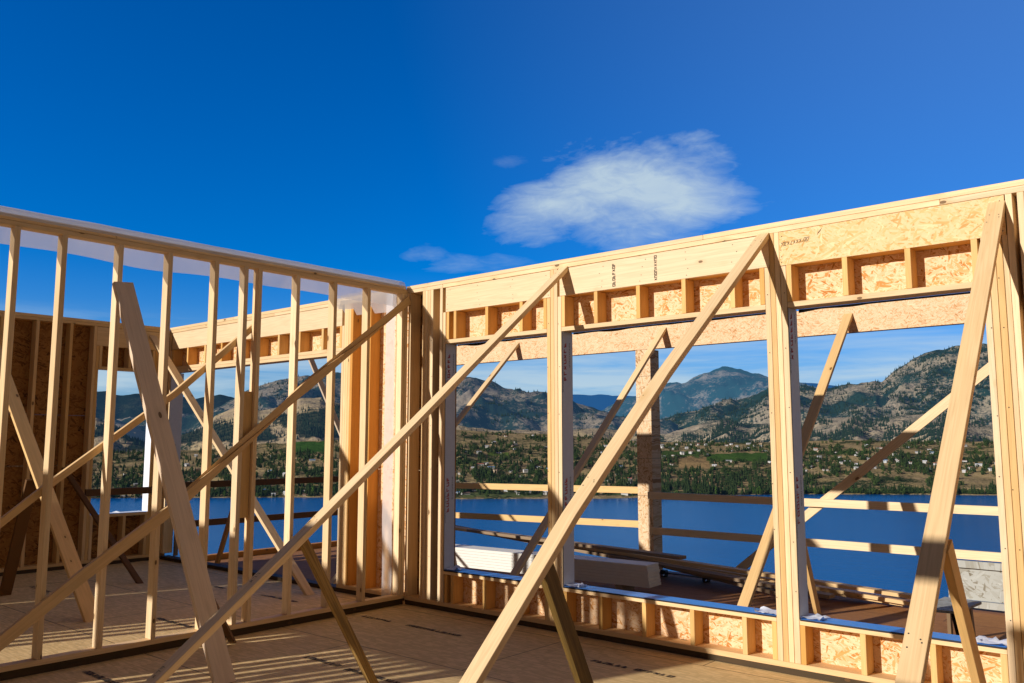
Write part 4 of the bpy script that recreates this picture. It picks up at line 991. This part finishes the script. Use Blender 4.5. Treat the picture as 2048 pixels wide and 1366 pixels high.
def dot(v):
    n_ = q.n('ShaderNodeVectorMath'); n_.operation = 'DOT_PRODUCT'; q.l(tc, n_.inputs[0]); n_.inputs[1].default_value = v; return n_.outputs['Value']
def skydir(az, el): d = dirv(az) * math.cos(R(el)); return Vector((d.x, d.y, math.sin(R(el))))
def cloud(az, el, hw, hh, thr, seed, sc=(5, 14), tilt=0):
    c = skydir(az, el); r_ = c.cross(Vector((0, 0, 1))).normalized(); u_ = r_.cross(c).normalized()
    if tilt: r_, u_ = (r_ * math.cos(tilt) + u_ * math.sin(tilt)), (u_ * math.cos(tilt) - r_ * math.sin(tilt))
    a, b = dot(r_), dot(u_); front = q.math('GREATER_THAN', dot(c), .5)
    cv = q.n('ShaderNodeCombineXYZ'); q.l(a, cv.inputs[0]); q.l(b, cv.inputs[1]); cv.inputs[2].default_value = seed
    nz = q.noise(q.mapping(cv.outputs[0], (sc[0], sc[1], 1)), 1, 6, .55, .5)
    nf = q.noise(q.mapping(cv.outputs[0], (sc[0] * 5, sc[1] * 6, 1)), 1, 5, .65, .8)
    e = q.math('ADD', q.math('POWER', q.math('ABSOLUTE', q.math('DIVIDE', a, R(hw))), 2), q.math('POWER', q.math('ABSOLUTE', q.math('DIVIDE', b, R(hh))), 2))
    m = q.math('SUBTRACT', 1, e)
    m = q.math('ADD', m, q.math('MULTIPLY_ADD', nz, 3.0, -1.5)); m = q.math('ADD', m, q.math('MULTIPLY_ADD', nf, .65, -.32))
    m = q.math('MULTIPLY', q.math('SUBTRACT', m, thr), .80, clamp=True)
    m = q.math('MULTIPLY', m, q.math('MULTIPLY_ADD', nf, .35, .76, clamp=True))
    return q.math('MULTIPLY', q.math('SMOOTH_MIN', m, 1.0, .3), front)
base = q.mix(1.0, hs.outputs[0], (.8, .96, 1.44, 1), 'MULTIPLY')
elz = q.n('ShaderNodeSeparateXYZ'); q.l(tc, elz.inputs[0])
base = q.mix(q.math('MULTIPLY', q.math('MULTIPLY_ADD', elz.outputs[2], -6.3, .95, clamp=True), .75), base, (1.6, 3.6, 6.2, 1))
# paler toward the right side of the view, away from the sun's normal plane
rgt = q.math('MULTIPLY_ADD', dot(skydir(55, 25)), 1.9, -1.05, clamp=True)
rgt = q.math('MULTIPLY', rgt, q.math('MULTIPLY_ADD', rgt, .5, .5))
base = q.mix(q.math('MULTIPLY', rgt, .6), base, (1.3, 2.8, 6.3, 1))
# sky outside the view is dimmed and tinted orange to warm the shade
bk = q.math('MULTIPLY_ADD', dot(skydir(0, 10)), -2.0, 1.25, clamp=True)
base = q.mix(q.math('MULTIPLY', bk, .92), base, (.78, .55, .31, 1))
E = dict(big=cloud(8.0, 16.3, 7.1, 3.4, -.30, 1.3, (6, 13), .02), left=cloud(2.2, 14.9, 4.2, 1.5, .0, 6.4, (8, 18), .15), low=cloud(-2.2, 12.0, 4.5, .9, .35, 7.7, (8, 30)), wis=cloud(-6.3, 12.6, 2.6, .9, .6, 9.1, (10, 30)), wi2=cloud(14, 14.9, 4, .8, .5, 11.5, (9, 26), .12), w3=cloud(0, 18.8, 2.4, .8, .8, 15, (9, 26), .1))
al = None
for k_, v_ in E.items():
    s_ = {'big': .90, 'left': .60, 'low': .32, 'wis': .3, 'wi2': .45, 'w3': .22}[k_]
    x_ = q.math('MULTIPLY', v_, s_); al = x_ if al is None else q.math('MAXIMUM', al, x_)
# low streaky cloud bands near the horizon
sp = q.n('ShaderNodeSeparateXYZ'); q.l(tc, sp.inputs[0])
band = q.noise(q.mapping(tc, (3.2, 3.2, 34)), 1, 6, .6, .4); el_ = sp.outputs[2]
bm_ = q.math('MULTIPLY', q.math('MULTIPLY_ADD', el_, -9.0, 1.3, clamp=True), q.math('GREATER_THAN', el_, 0.0))
lowc = q.math('MULTIPLY', q.math('MULTIPLY_ADD', band, 5.5, -2.2, clamp=True), q.math('POWER', bm_, .8))
al = q.math('MAXIMUM', al, q.math('MULTIPLY', lowc, .9))
col = q.mix(al, base, (5.6, 6.9, 7.6, 1))
q.l(col, bg.inputs[0]); bg.inputs[1].default_value = .10; q.l(bg.outputs[0], out.inputs[0])

sun = bpy.data.lights.new('sun', 'SUN'); sun.energy = 5.0; sun.angle = R(.55); sun.color = (1.0, .955, .92)
so = bpy.data.objects.new('sun', sun); C.objects.link(so)
dl = Vector((math.cos(R(SAZ)) * math.cos(R(SEL)), math.sin(R(SAZ)) * math.cos(R(SEL)), -math.sin(R(SEL))))
so.rotation_euler = dl.to_track_quat('-Z', 'Y').to_euler(); so.location = (-5, -10, 12)
cd = bpy.data.cameras.new('camera'); co = bpy.data.objects.new('camera', cd); C.objects.link(co)
cd.sensor_width = 36; cd.lens = 1700 / 2048 * 36; cd.clip_start = .05; cd.clip_end = 60000
co.location = CAMP; co.rotation_euler = (R(90 + 6.74), 0, R(40.75)); S.camera = co
S.view_settings.view_transform = 'Standard'; S.view_settings.look = 'None'; S.view_settings.exposure = 0; S.view_settings.gamma = 1
S.cycles.max_bounces = 8; S.cycles.transparent_max_bounces = 12; S.cycles.sample_clamp_indirect = 6
